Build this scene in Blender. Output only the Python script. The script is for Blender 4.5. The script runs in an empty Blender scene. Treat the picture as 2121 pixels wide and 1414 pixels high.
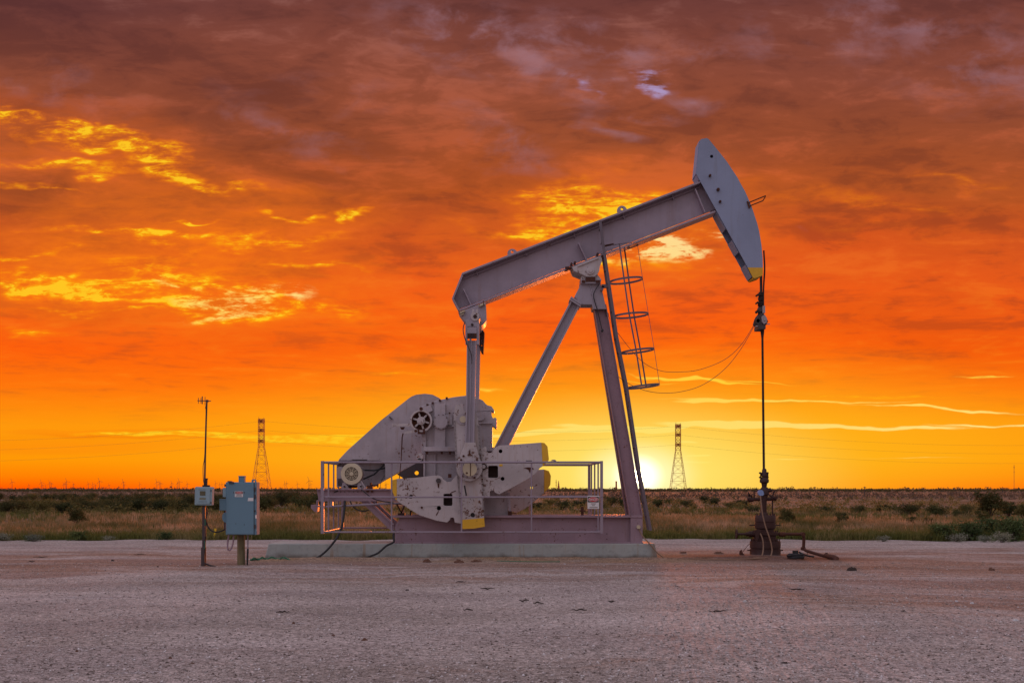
import bpy, bmesh, math, random
import numpy as np
from mathutils import Vector, Matrix
from mathutils.geometry import tessellate_polygon
R = math.radians
PI = math.pi
random.seed(7)
scene = bpy.context.scene
COL = scene.collection

# ------------------------------------------------------------------ camera
F = 2550.0; CX = 1060.5; H0 = 1012.0; CH = 1.56      # focal length, centre and horizon of the photograph, eye height
cam_d = bpy.data.cameras.new("camera"); cam = bpy.data.objects.new("camera", cam_d); COL.objects.link(cam)
cam.location = (0, 0, CH); cam.rotation_euler = (R(90), 0, 0)
cam_d.sensor_fit = 'HORIZONTAL'; cam_d.sensor_width = 36.0; cam_d.lens = F/2121*36.0
cam_d.shift_y = (H0-707.0)/2121.0
cam_d.clip_start = 0.1; cam_d.clip_end = 60000
scene.camera = cam
scene.view_settings.view_transform = 'Standard'; scene.view_settings.look = 'None'
scene.view_settings.exposure = 0.0; scene.view_settings.gamma = 1.0

def lin(c):
    return tuple(((v/255.0)/12.92 if v/255.0 <= 0.04045 else (((v/255.0)+0.055)/1.055)**2.4) for v in c)

# ------------------------------------------------------------------ world
SUN_AZ = math.atan2(1319-CX, F); SUN_EL = R(1.2)
world = bpy.data.worlds.new("World"); scene.world = world; world.use_nodes = True

class NT:
    def __init__(s, tree):
        s.t = tree; s.n = tree.nodes; s.l = tree.links; s.flat = False
    def new(s, typ, **kw):
        n = s.n.new(typ)
        for k, v in kw.items(): setattr(n, k, v)
        return n
    def put(s, sock, v):
        if isinstance(v, bpy.types.NodeSocket): s.l.new(v, sock)
        elif v is not None:
            if hasattr(sock.default_value, '__len__') and len(sock.default_value) == 4 and len(v) == 3: v = (*v, 1)
            sock.default_value = v
    def m(s, op, a, b=None, c=None, clamp=False):
        n = s.new('ShaderNodeMath', operation=op, use_clamp=clamp)
        s.put(n.inputs[0], a)
        if b is not None: s.put(n.inputs[1], b)
        if c is not None: s.put(n.inputs[2], c)
        return n.outputs[0]
    def mix(s, fac, a, b, blend='MIX'):
        n = s.new('ShaderNodeMix', data_type='RGBA', blend_type=blend)
        s.put(n.inputs[0], fac); s.put(n.inputs[6], a); s.put(n.inputs[7], b)
        return n.outputs[2]
    def noise(s, vec, scale, detail=5, rough=0.55, dist=0.0, col=False, lac=2.0):
        n = s.new('ShaderNodeTexNoise')
        if s.flat: n.noise_dimensions = '2D'
        if vec is not None: s.l.new(vec, n.inputs['Vector'])
        n.inputs['Scale'].default_value = scale; n.inputs['Detail'].default_value = detail
        n.inputs['Roughness'].default_value = rough; n.inputs['Distortion'].default_value = dist
        n.inputs['Lacunarity'].default_value = lac
        return n.outputs['Color'] if col else n.outputs['Fac']
    def ramp(s, fac, stops, interp='LINEAR'):
        n = s.new('ShaderNodeValToRGB'); cr = n.color_ramp; cr.interpolation = interp
        while len(cr.elements) < len(stops): cr.elements.new(0.5)
        for e, (p, c) in zip(cr.elements, stops):
            e.position = p; e.color = (*c, 1) if len(c) == 3 else c
        s.put(n.inputs[0], fac)
        return n.outputs[0]
    def rng(s, v, a, b, c=0.0, d=1.0, smooth=True):
        n = s.new('ShaderNodeMapRange', interpolation_type='SMOOTHSTEP' if smooth else 'LINEAR')
        s.put(n.inputs[0], v)
        for i, q in enumerate((a, b, c, d)): n.inputs[1+i].default_value = q
        return n.outputs[0]
    def comb(s, x, y, z=0.0):
        n = s.new('ShaderNodeCombineXYZ'); s.put(n.inputs[0], x); s.put(n.inputs[1], y); s.put(n.inputs[2], z)
        return n.outputs[0]
    def sep(s, v):
        n = s.new('ShaderNodeSeparateXYZ'); s.l.new(v, n.inputs[0]); return n.outputs
    def mapping(s, vec, loc=(0,0,0), rot=(0,0,0), scale=(1,1,1), vt='POINT'):
        n = s.new('ShaderNodeMapping', vector_type=vt); s.l.new(vec, n.inputs[0])
        n.inputs[1].default_value = loc; n.inputs[2].default_value = rot; n.inputs[3].default_value = scale
        return n.outputs[0]
    def blobs(s, vec, lst):
        """sum of soft elliptical patches: (x, y, rx, ry, tilt, strength) in thousandths"""
        tot = None
        for (x, y, rx, ry, a, k) in lst:
            mp = s.mapping(vec, (x/1000, y/1000, 0), (0, 0, R(a)), (rx/1000, ry/1000, 1), 'TEXTURE')
            g = s.new('ShaderNodeTexGradient', gradient_type='SPHERICAL'); s.l.new(mp, g.inputs[0])
            v = s.m('MULTIPLY', g.outputs['Fac'], k)
            tot = v if tot is None else s.m('ADD', tot, v)
        return tot

def build_world():
    nt = NT(world.node_tree); nt.flat = True
    for n in list(nt.n): nt.n.remove(n)
    out = nt.new('ShaderNodeOutputWorld'); bg = nt.new('ShaderNodeBackground')
    nt.l.new(bg.outputs[0], out.inputs[0])
    tc = nt.new('ShaderNodeTexCoord'); D = tc.outputs['Generated']
    x, y, z = nt.sep(D)
    yc = nt.m('MAXIMUM', y, 0.12)
    u = nt.m('DIVIDE', x, yc); v = nt.m('DIVIDE', z, yc)
    s0 = nt.m('MULTIPLY_ADD', u, F/1000, CX/1000); t0 = nt.m('MULTIPLY_ADD', v, -F/1000, H0/1000)   # position over the western horizon
    # clouds lie on a plane overhead, so they flatten towards the horizon
    zc = nt.m('MAXIMUM', z, 0.012)
    px_ = nt.m('DIVIDE', x, nt.m('ADD', zc, 0.03)); py_ = nt.m('DIVIDE', y, nt.m('ADD', zc, 0.03))
    P = nt.comb(px_, py_, 0.0)
    st = nt.comb(s0, t0, 0.0)
    stw = nt.mapping(st, scale=(1.0, 2.6, 1.0))
    amp = nt.rng(t0, 1.0, 0.45, 0.10, 1.0)
    # warped positions
    wn = nt.noise(stw, 5.0, 3, 0.5, col=True)
    wx, wy, _ = nt.sep(wn)
    s1 = nt.m('ADD', s0, nt.m('MULTIPLY', nt.m('MULTIPLY', nt.m('SUBTRACT', wx, 0.5), 0.30), amp))
    t1 = nt.m('ADD', t0, nt.m('MULTIPLY', nt.m('MULTIPLY', nt.m('SUBTRACT', wy, 0.5), 0.12), amp))
    W = nt.comb(s1, t1, 0.0)
    # base gradient
    tt = nt.m('MULTIPLY_ADD', nt.m('SUBTRACT', nt.noise(nt.mapping(stw, (3, 1, 0)), 1.6, 3, 0.5), 0.5), nt.m('MULTIPLY', amp, 0.10), t0)
    base = nt.ramp(nt.m('DIVIDE', tt, 1.012), [
        (0.0, lin((112, 62, 56))), (0.14, lin((138, 73, 55))), (0.28, lin((156, 78, 46))), (0.40, lin((186, 86, 36))),
        (0.50, lin((216, 86, 30))), (0.60, lin((240, 92, 24))), (0.71, lin((252, 94, 12))), (0.79, lin((255, 118, 12))),
        (0.87, lin((255, 152, 12))), (0.94, lin((255, 152, 6))), (0.975, lin((255, 128, 2))), (1.0, lin((255, 88, 0)))])
    # broad cloud masses: light and dark
    n1 = nt.noise(P, 1.6, 6, 0.6, 0.35); n2 = nt.noise(nt.mapping(P, (5, 2, 0)), 4.6, 6, 0.6)
    n3 = nt.noise(nt.mapping(st, (1, 7, 0), (0, 0, R(-9)), (1.0, 4.2, 1)), 4.5, 6, 0.64, 0.4)
    shade = nt.m('ADD', nt.m('MULTIPLY', nt.m('SUBTRACT', n1, 0.5), 2.0), nt.m('MULTIPLY', nt.m('SUBTRACT', n3, 0.5), 1.3))
    shade = nt.m('ADD', shade, nt.m('MULTIPLY', nt.m('SUBTRACT', n2, 0.5), 0.8))
    n6 = nt.noise(nt.mapping(W, (7, 1, 0), (0, 0, R(-12)), (1.0, 2.2, 1)), 9.0, 5, 0.6, 0.2)
    shade = nt.m('ADD', shade, nt.m('MULTIPLY', nt.m('SUBTRACT', n6, 0.5), 0.9))
    shade = nt.m('MULTIPLY', shade, nt.rng(t0, 0.97, 0.60, 0.06, 1.0))
    up = nt.rng(shade, 0.0, 0.55, 0, 1); dn = nt.rng(shade, 0.0, -0.5, 0, 1)
    c = nt.mix(nt.m('MULTIPLY', dn, 0.40), base, nt.mix(0.82, base, lin((64, 34, 36))))
    hi = nt.ramp(t0, [(0.0, lin((148, 96, 88))), (0.25, lin((186, 94, 62))), (0.45, lin((232, 104, 40))), (0.7, lin((255, 120, 22))), (0.9, lin((255, 168, 26)))])
    c = nt.mix(nt.m('MULTIPLY', up, 0.62), c, hi)
    # dark veils
    dark = nt.blobs(W, [(560, 330, 480, 230, 15, 0.55), (120, 60, 520, 150, 20, 0.6), (1000, 390, 420, 150, 10, 0.35), (130, 450, 330, 110, 4, 0.55),
        (120, 545, 230, 60, 4, 0.95), (560, 555, 150, 45, 6, 0.9), (330, 640, 340, 40, 0, 0.45), (130, 650, 260, 40, 0, 0.35), (1900, 420, 560, 220, 8, 0.30),
        (1750, 230, 520, 160, -5, 0.25), (1930, 680, 420, 130, 6, 0.55), (620, 700, 420, 50, 0, 0.22), (340, 345, 180, 36, 12, 0.7), (1280, 60, 500, 110, 0, 0.2),
        (60, 385, 240, 40, 0, 0.8), (420, 470, 190, 36, 4, 0.5), (470, 905, 420, 9, 1, 0.7), (250, 900, 320, 12, -1, 0.4)])
    c = nt.mix(nt.m('MULTIPLY', nt.m('MULTIPLY', dark, nt.rng(n3, 0.25, 0.7, 1.1, 0.5)), 0.85, clamp=True), c,
               nt.ramp(t0, [(0.0, lin((74, 40, 46))), (0.4, lin((112, 54, 34))), (0.7, lin((205, 78, 16))), (0.9, lin((228, 92, 4)))]))
    # grey violet holes
    vio = nt.blobs(W, [(1000, 70, 330, 90, 8, 0.9), (1290, 95, 300, 60, 4, 0.7), (930, 40, 130, 50, 0, .6), (1040, 300, 170, 70, 20, 0.7), (600, 270, 260, 40, 20, .5),
        (1130, 160, 200, 60, 20, 0.6), (1190, 180, 50, 22, 20, 1.1), (1900, 60, 380, 110, 10, 0.8), (90, 190, 220, 50, 14, 0.5), (2050, 160, 260, 100, 0, 0.5),
        (700, 195, 160, 40, 10, 0.4), (1390, 205, 120, 30, 14, 0.8), (1240, 265, 80, 30, 30, .7), (1700, 500, 50, 16, 20, .8), (1620, 90, 230, 60, -8, 0.5)])
    vd = nt.rng(nt.noise(nt.mapping(st, (9, 3, 0), (0, 0, R(-15)), (1, 1.7, 1)), 7.0, 8, 0.6, 0.2), 0.40, 0.72, 0, 1)
    c = nt.mix(nt.m('MULTIPLY', nt.m('MULTIPLY', vio, vd), 0.75, clamp=True), c, lin((158, 118, 130)))
    # lit orange-yellow cloud, broken into ripples
    n4 = nt.noise(nt.mapping(st, (4, 2, 0), (0, 0, R(-9)), (1.0, 5.0, 1)), 9.0, 6, 0.66, 0.5)
    n5 = nt.noise(nt.mapping(st, (2, 5, 0), (0, 0, R(-8)), (1.0, 2.6, 1)), 34.0, 3, 0.62)
    dd = nt.m('ADD', nt.m('MULTIPLY', n3, 0.36), nt.m('ADD', nt.m('MULTIPLY', n4, 0.42), nt.m('MULTIPLY', n5, 0.22)))
    d1 = nt.rng(dd, 0.37, 0.66, 0, 1)
    yel = nt.blobs(W, [(170, 292, 330, 30, 9, 1.25), (40, 256, 170, 16, 6, 0.9), (330, 345, 180, 24, 16, 1.0), (230, 268, 60, 12, 8, 1.1), (130, 345, 200, 13, 3, 0.8), (80, 388, 160, 9, 4, .6), (450, 385, 130, 14, 14, 0.6),
        (250, 482, 190, 20, 6, 1.1), (540, 502, 210, 18, -2, 1.0), (390, 451, 100, 6, 1, 1.0), (600, 453, 100, 8, -3, 0.9), (710, 447, 34, 20, 15, 1.6), (110, 530, 60, 9, 0, .7),
        (60, 585, 200, 24, 6, 0.75), (150, 605, 260, 30, 4, .6), (400, 600, 230, 80, 14, 1.25), (560, 640, 240, 36, -4, 1.15), (170, 640, 170, 10, 3, 1.1), (640, 547, 120, 12, 0, .7), (240, 610, 120, 10, 2, .7),
        (60, 690, 130, 10, 2, .5), (20, 540, 80, 11, 4, .9), (1200, 440, 190, 85, -14, 1.0), (1110, 470, 150, 26, -6, 0.7), (1330, 520, 250, 60, -4, 0.9), (1250, 410, 60, 40, 30, .5),
        (1900, 425, 260, 24, 3, .16), (2020, 370, 120, 14, 0, .22), (1700, 412, 300, 20, 3, .16), (1850, 480, 300, 30, 6, .14), (1800, 820, 420, 8, 2, .5), (850, 772, 220, 7, 4, 0.45), (1040, 808, 130, 7, 6, 0.6), (700, 768, 90, 6, 4, .4),
        (500, 902, 520, 11, 1, 1.2), (800, 912, 330, 14, 0, 1.2), (120, 925, 420, 18, 0, 0.35), (1560, 700, 400, 90, -12, .10), (700, 600, 500, 160, 0, .10)])
    halo = nt.blobs(W, [(200, 320, 520, 130, 12, 1.1), (380, 600, 600, 170, 6, 1.5), (1290, 480, 420, 170, -8, 1.2), (420, 480, 480, 110, 2, 1.0), (60, 600, 300, 120, 0, .7), (650, 450, 200, 60, 0, .5)])
    c = nt.mix(nt.m('MULTIPLY', halo, nt.m('MULTIPLY_ADD', dd, 1.2, -0.15), clamp=True), c, nt.ramp(t0, [(0.2, lin((214, 92, 26))), (0.5, lin((250, 122, 22)))]))
    ymask = nt.m('MULTIPLY', nt.m('MINIMUM', nt.m('MULTIPLY', yel, 1.9), 1.2), nt.m('MULTIPLY_ADD', d1, nt.rng(t0, .8, .86, 1.1, .4), nt.rng(t0, .8, .86, .10, .6)))
    ycol = nt.ramp(ymask, [(0.15, lin((246, 116, 16))), (0.5, lin((255, 140, 12))), (0.85, lin((255, 172, 14))), (1.0, lin((255, 200, 34)))])
    c = nt.mix(nt.rng(ymask, 0.0, 1.1, 0, 0.95, False), c, ycol)
    # cream cores and streaks
    whi = nt.blobs(W, [(480, 628, 190, 34, 4, 1.4), (440, 655, 150, 18, -4, 1.0), (1390, 515, 150, 46, -2, 1.9), (1440, 512, 70, 24, -4, .9), (1470, 522, 70, 26, 18, .8), (400, 580, 120, 22, 16, .7), (590, 605, 110, 12, 0, 1.0),
        (1180, 895, 160, 6, -3, 2.6), (1080, 899, 150, 4.5, -2, 2.0), (1290, 886, 150, 6, 0, 2.2), (1330, 891, 90, 5, 2, 2.0), (1400, 884, 80, 7, -10, 2.2), (1500, 878, 170, 8, 1, 2.8), (1660, 883, 190, 5, 2, 1.8), (1850, 887, 220, 4, 0, 1.2),
        (2050, 882, 160, 3.5, 0, 1.0), (1460, 832, 90, 4.5, 0, 1.5), (1700, 832, 260, 3.5, 1, 1.0), (1960, 848, 240, 4, 3, 1.2), (1480, 828, 190, 4, 1, .8), (1430, 780, 190, 4, 6, 1.3), (1560, 787, 120, 3.5, 4, .8),
        (2030, 780, 80, 4, 0, .8), (1425, 917, 34, 2.6, 0, 2), (1450, 944, 36, 2.6, -2, 2), (1430, 957, 60, 2.4, 0, 1.8), (1020, 805, 60, 5, 4, .8), (1330, 782, 110, 3.5, 2, .8), (1640, 950, 70, 2.2, 0, .7), (1900, 948, 200, 2.5, 0, .4)])
    wm = nt.m('MULTIPLY', whi, nt.m('MULTIPLY_ADD', d1, nt.rng(t0, .7, .8, 1.25, .8), nt.rng(t0, .7, .8, -0.12, .75)), clamp=True)
    wcol = nt.ramp(t0, [(0.3, lin((255, 214, 170))), (0.62, lin((255, 226, 130))), (0.8, lin((255, 214, 60))), (0.88, lin((255, 240, 150)))])
    c = nt.mix(nt.rng(wm, 0.10, 1.0, 0, 0.92), c, wcol)
    blu = nt.blobs(W, [(1300, 172, 50, 30, 10, 1.7), (1190, 185, 26, 16, 30, .8), (1320, 150, 90, 40, -10, 0.7)])
    c = nt.mix(nt.rng(nt.m('MULTIPLY', blu, nt.m('MULTIPLY_ADD', d1, 1.3, -.1)), 0.0, 1.5, 0, .8), c, lin((176, 158, 205)))
    # sun glow, and the sun itself low on the horizon
    def dist(rx, ry):
        mp = nt.mapping(st, (1.322, 0.986, 0), (0, 0, 0), (rx/1000, ry/1000, 1), 'TEXTURE')
        g = nt.new('ShaderNodeTexGradient', gradient_type='SPHERICAL'); nt.l.new(mp, g.inputs[0]); return g.outputs['Fac']
    c = nt.mix(nt.m('MULTIPLY', nt.rng(dist(1250, 330), 0, 1, 0, 1), 0.8), c, lin((255, 196, 34)))
    c = nt.mix(nt.m('MULTIPLY', nt.rng(dist(520, 200), 0, 1, 0, 1), 0.85), c, lin((255, 238, 120)))
    c = nt.mix(nt.rng(dist(150, 90), 0, 1, 0, 1), c, (1.15, 1.05, 0.6))
    d = dist(34, 34)
    c = nt.mix(nt.rng(dist(60, 52), 0.0, 0.75, 0, 1), c, (2.2, 1.9, 1.2))
    c = nt.mix(nt.rng(d, 0.5, 0.68, 0, 1), c, (14.0, 12.0, 8.0))
    # the sky away from the sunset: twilight blue and lavender
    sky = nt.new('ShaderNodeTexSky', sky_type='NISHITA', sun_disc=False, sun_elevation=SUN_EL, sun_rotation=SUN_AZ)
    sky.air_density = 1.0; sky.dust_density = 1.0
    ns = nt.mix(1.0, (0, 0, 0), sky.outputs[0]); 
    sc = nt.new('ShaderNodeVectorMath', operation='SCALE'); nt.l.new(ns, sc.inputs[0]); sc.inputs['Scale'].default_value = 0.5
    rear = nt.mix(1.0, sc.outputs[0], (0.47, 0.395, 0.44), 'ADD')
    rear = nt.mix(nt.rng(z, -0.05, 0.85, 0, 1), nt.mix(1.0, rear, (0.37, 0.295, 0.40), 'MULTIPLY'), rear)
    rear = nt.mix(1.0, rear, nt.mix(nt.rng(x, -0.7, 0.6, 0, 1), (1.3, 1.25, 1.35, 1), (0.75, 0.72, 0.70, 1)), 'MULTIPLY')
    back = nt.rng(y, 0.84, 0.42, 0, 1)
    nt.l.new(c, bg.inputs[0]); bg.inputs[1].default_value = 1.0
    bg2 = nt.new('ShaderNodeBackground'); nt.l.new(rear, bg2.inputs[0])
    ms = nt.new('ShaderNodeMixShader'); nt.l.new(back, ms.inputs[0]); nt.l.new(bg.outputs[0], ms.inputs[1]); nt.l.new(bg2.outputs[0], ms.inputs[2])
    bg3 = nt.new('ShaderNodeBackground'); bg3.inputs[0].default_value = (*lin((90, 72, 66)), 1)
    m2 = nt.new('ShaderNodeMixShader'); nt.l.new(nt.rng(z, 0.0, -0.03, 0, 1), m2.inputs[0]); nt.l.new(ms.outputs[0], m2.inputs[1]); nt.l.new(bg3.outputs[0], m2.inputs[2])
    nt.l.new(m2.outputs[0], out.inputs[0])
    world.cycles.sampling_method = 'MANUAL'; world.cycles.sample_map_resolution = 512
build_world()

sun_d = bpy.data.lights.new("sun", 'SUN'); sun = bpy.data.objects.new("sun", sun_d); COL.objects.link(sun)
sun_d.energy = 2.2; sun_d.angle = R(3.5); sun_d.color = (1.0, 0.20, 0.03)
dirv = Vector((math.sin(SUN_AZ)*math.cos(SUN_EL), math.cos(SUN_AZ)*math.cos(SUN_EL), math.sin(SUN_EL)))
sun.rotation_euler = dirv.to_track_quat('Z', 'Y').to_euler()

# ------------------------------------------------------------------ materials
def mat(name):
    m = bpy.data.materials.new(name); m.use_nodes = True
    nt = NT(m.node_tree); b = nt.n['Principled BSDF']
    tc = nt.new('ShaderNodeTexCoord')
    return m, nt, b, tc.outputs['Object']

def paint(name, col, rust=0.3, rough=0.5, metal=0.0, grime=0.25, scale=1.0, rustcol=(0.09, 0.035, 0.015)):
    m, nt, b, O = mat(name)
    big = nt.noise(O, 1.3*scale, 4, 0.6)
    c = nt.mix(nt.m('MULTIPLY', nt.rng(big, 0.38, 0.68), grime), (*col, 1), tuple(v*0.62 for v in col))
    st = nt.noise(nt.mapping(O, scale=(14, 14, 1.2)), 1.0*scale, 4, 0.6)
    c = nt.mix(nt.m('MULTIPLY', nt.rng(st, 0.52, 0.75), grime*0.9), c, (col[0]*0.75, col[1]*0.62, col[2]*0.5))
    if rust > 0:
        r1 = nt.noise(O, 13*scale, 8, 0.74); r2 = nt.noise(O, 1.8*scale, 3, 0.5)
        rm = nt.rng(nt.m('ADD', r1, nt.m('MULTIPLY', r2, 0.35)), 0.86-0.16*rust, 0.92-0.14*rust)
        rc = nt.mix(nt.noise(O, 30, 4), rustcol, (0.16, 0.055, 0.02))
        c = nt.mix(rm, c, rc)
        nt.put(b.inputs['Roughness'], nt.m('MULTIPLY_ADD', rm, 0.35, rough))
    else:
        b.inputs['Roughness'].default_value = rough
    b.inputs['Metallic'].default_value = metal
    nt.l.new(c, b.inputs['Base Color'])
    bp = nt.new('ShaderNodeBump'); bp.inputs['Strength'].default_value = 0.25; bp.inputs['Distance'].default_value = 0.01
    nt.l.new(nt.noise(O, 16*scale, 5, 0.6), bp.inputs['Height']); nt.l.new(bp.outputs[0], b.inputs['Normal'])
    return m

M = {}
M['steel'] = paint('lavender_grey_paint', (0.37, 0.33, 0.375), 0.22, 0.48)
M['steel_clean'] = paint('grey_paint_clean', (0.385, 0.32, 0.375), 0.08, 0.5, grime=0.55, scale=0.6)
M['head'] = paint('blue_grey_paint', (0.29, 0.345, 0.48), 0.10, 0.55, grime=0.4, scale=0.6)
M['worn'] = paint('worn_paint', (0.54, 0.49, 0.48), 0.74, 0.55, grime=0.6)
M['gear'] = paint('gearbox_paint', (0.47, 0.42, 0.44), 0.45, 0.5, grime=0.7)
M['skid'] = paint('skid_paint', (0.34, 0.235, 0.275), 0.45, 0.55, grime=0.5)
M['yellow'] = paint('safety_yellow', (0.80, 0.45, 0.02), 0.35, 0.5, grime=0.2)
M['rust'] = paint('rusty_iron', (0.075, 0.022, 0.012), 0.9, 0.8)
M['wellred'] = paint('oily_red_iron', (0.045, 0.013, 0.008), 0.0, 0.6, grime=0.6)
M['darkrust'] = paint('dark_rusty_iron', (0.035, 0.014, 0.010), 0.7, 0.75)
M['black'] = paint('black_rubber', (0.018, 0.018, 0.020), 0, 0.6, grime=0.0)
M['dark'] = paint('dark_steel', (0.06, 0.045, 0.045), 0.5, 0.6)
M['cream'] = paint('cream_paint', (0.62, 0.54, 0.36), 0.45, 0.5, grime=0.4)
M['creamring'] = paint('motor_cream', (0.66, 0.58, 0.40), 0.06, 0.45, grime=0.25)
M['grille'] = paint('motor_grille', (0.20, 0.17, 0.13), 0.2, 0.6)
M['ladder'] = paint('ladder_paint', (0.15, 0.12, 0.14), 0.3, 0.5)
M['leg'] = paint('post_paint_sun_bloom', (0.29, 0.18, 0.21), 0.5, 0.5, grime=0.4)  # reddened paint: the sun's bloom over the front legs, put into the colour
M['rail'] = paint('railing_paint', (0.31, 0.255, 0.30), 0.4, 0.45)
M['cab'] = paint('blue_grey_cabinet', (0.145, 0.265, 0.335), 0.0, 0.8, grime=0.2)
M['cab2'] = paint('pale_cabinet', (0.28, 0.41, 0.45), 0.0, 0.8, grime=0.2)
M['white'] = paint('white_plastic', (0.72, 0.72, 0.70), 0, 0.5, grime=0.15)
M['red'] = paint('sign_red', (0.55, 0.015, 0.02), 0, 0.5, grime=0.05)
M['signblack'] = paint('sign_black', (0.015, 0.012, 0.012), 0, 0.5, grime=0.0)
M['screen'] = paint('lcd_screen', (0.10, 0.10, 0.055), 0, 0.2, grime=0.0)
M['blue'] = paint('blue_cap', (0.25, 0.36, 0.60), 0, 0.45)
M['green'] = paint('green_cord', (0.02, 0.16, 0.08), 0, 0.6, grime=0.1)
M['hose'] = paint('tan_hose', (0.24, 0.14, 0.08), 0, 0.5, grime=0.2)
M['tower'] = paint('tower_steel_haze_glow', (0.6, 0.15, 0.04), 0, 0.6, grime=0.1)  # sunset haze glow over the distant steel, put into its orange colour
M['turb'] = paint('turbine_backlit_dark', (0.16, 0.07, 0.05), 0, 0.6, grime=0.0)  # dark red tone puts the turbines' backlit shade into the colour
M['stakey'] = paint('stake_yellow', (0.75, 0.5, 0.02), 0, 0.5, grime=0.1)

def wood():
    m, nt, b, O = mat('weathered_wood')
    n = nt.noise(nt.mapping(O, scale=(60, 60, 2.5)), 1.0, 6, 0.6, 0.6)
    c = nt.ramp(n, [(0.3, (0.05, 0.05, 0.025)), (0.5, (0.17, 0.15, 0.075)), (0.7, (0.27, 0.18, 0.09))])
    nt.l.new(c, b.inputs['Base Color']); b.inputs['Roughness'].default_value = 0.85
    bp = nt.new('ShaderNodeBump'); bp.inputs['Strength'].default_value = 0.6; nt.l.new(n, bp.inputs['Height']); nt.l.new(bp.outputs[0], b.inputs['Normal'])
    return m
M['wood'] = wood()

def concrete():
    m, nt, b, O = mat('stained_concrete')
    n = nt.noise(O, 1.1, 6, 0.6); n2 = nt.noise(O, 9, 7, 0.65)
    c = nt.ramp(n, [(0.25, (0.25, 0.29, 0.27)), (0.5, (0.34, 0.38, 0.36)), (0.75, (0.40, 0.41, 0.37))])
    c = nt.mix(nt.m('MULTIPLY', nt.rng(n2, 0.45, 0.75), 0.45), c, (0.19, 0.20, 0.18))
    st = nt.noise(nt.mapping(O, scale=(5, 5, 0.3)), 1.6, 5, 0.6)
    c = nt.mix(nt.m('MULTIPLY', nt.rng(st, 0.56, 0.72), 0.6), c, (0.30, 0.19, 0.09))
    x, y, z = nt.sep(O)
    low = nt.m('MULTIPLY', nt.rng(nt.m('ADD', z, nt.m('MULTIPLY', nt.m('SUBTRACT', nt.noise(O, 3.2, 5), 0.5), 0.28)), 0.12, -0.02), 0.85)
    c = nt.mix(low, c, (0.10, 0.075, 0.05))          # soil splashed on its foot
    c = nt.mix(nt.m('MULTIPLY', nt.rng(nt.m('ADD', x, nt.m('MULTIPLY', nt.noise(O, 2.0, 4), 0.8)), 3.2, 3.9), 0.75), c, (0.20, 0.13, 0.08))
    nt.l.new(c, b.inputs['Base Color']); b.inputs['Roughness'].default_value = 0.75
    bp = nt.new('ShaderNodeBump'); bp.inputs['Strength'].default_value = 0.35; bp.inputs['Distance'].default_value = 0.02; nt.l.new(n2, bp.inputs['Height']); nt.l.new(bp.outputs[0], b.inputs['Normal'])
    return m
M['concrete'] = concrete()

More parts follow.
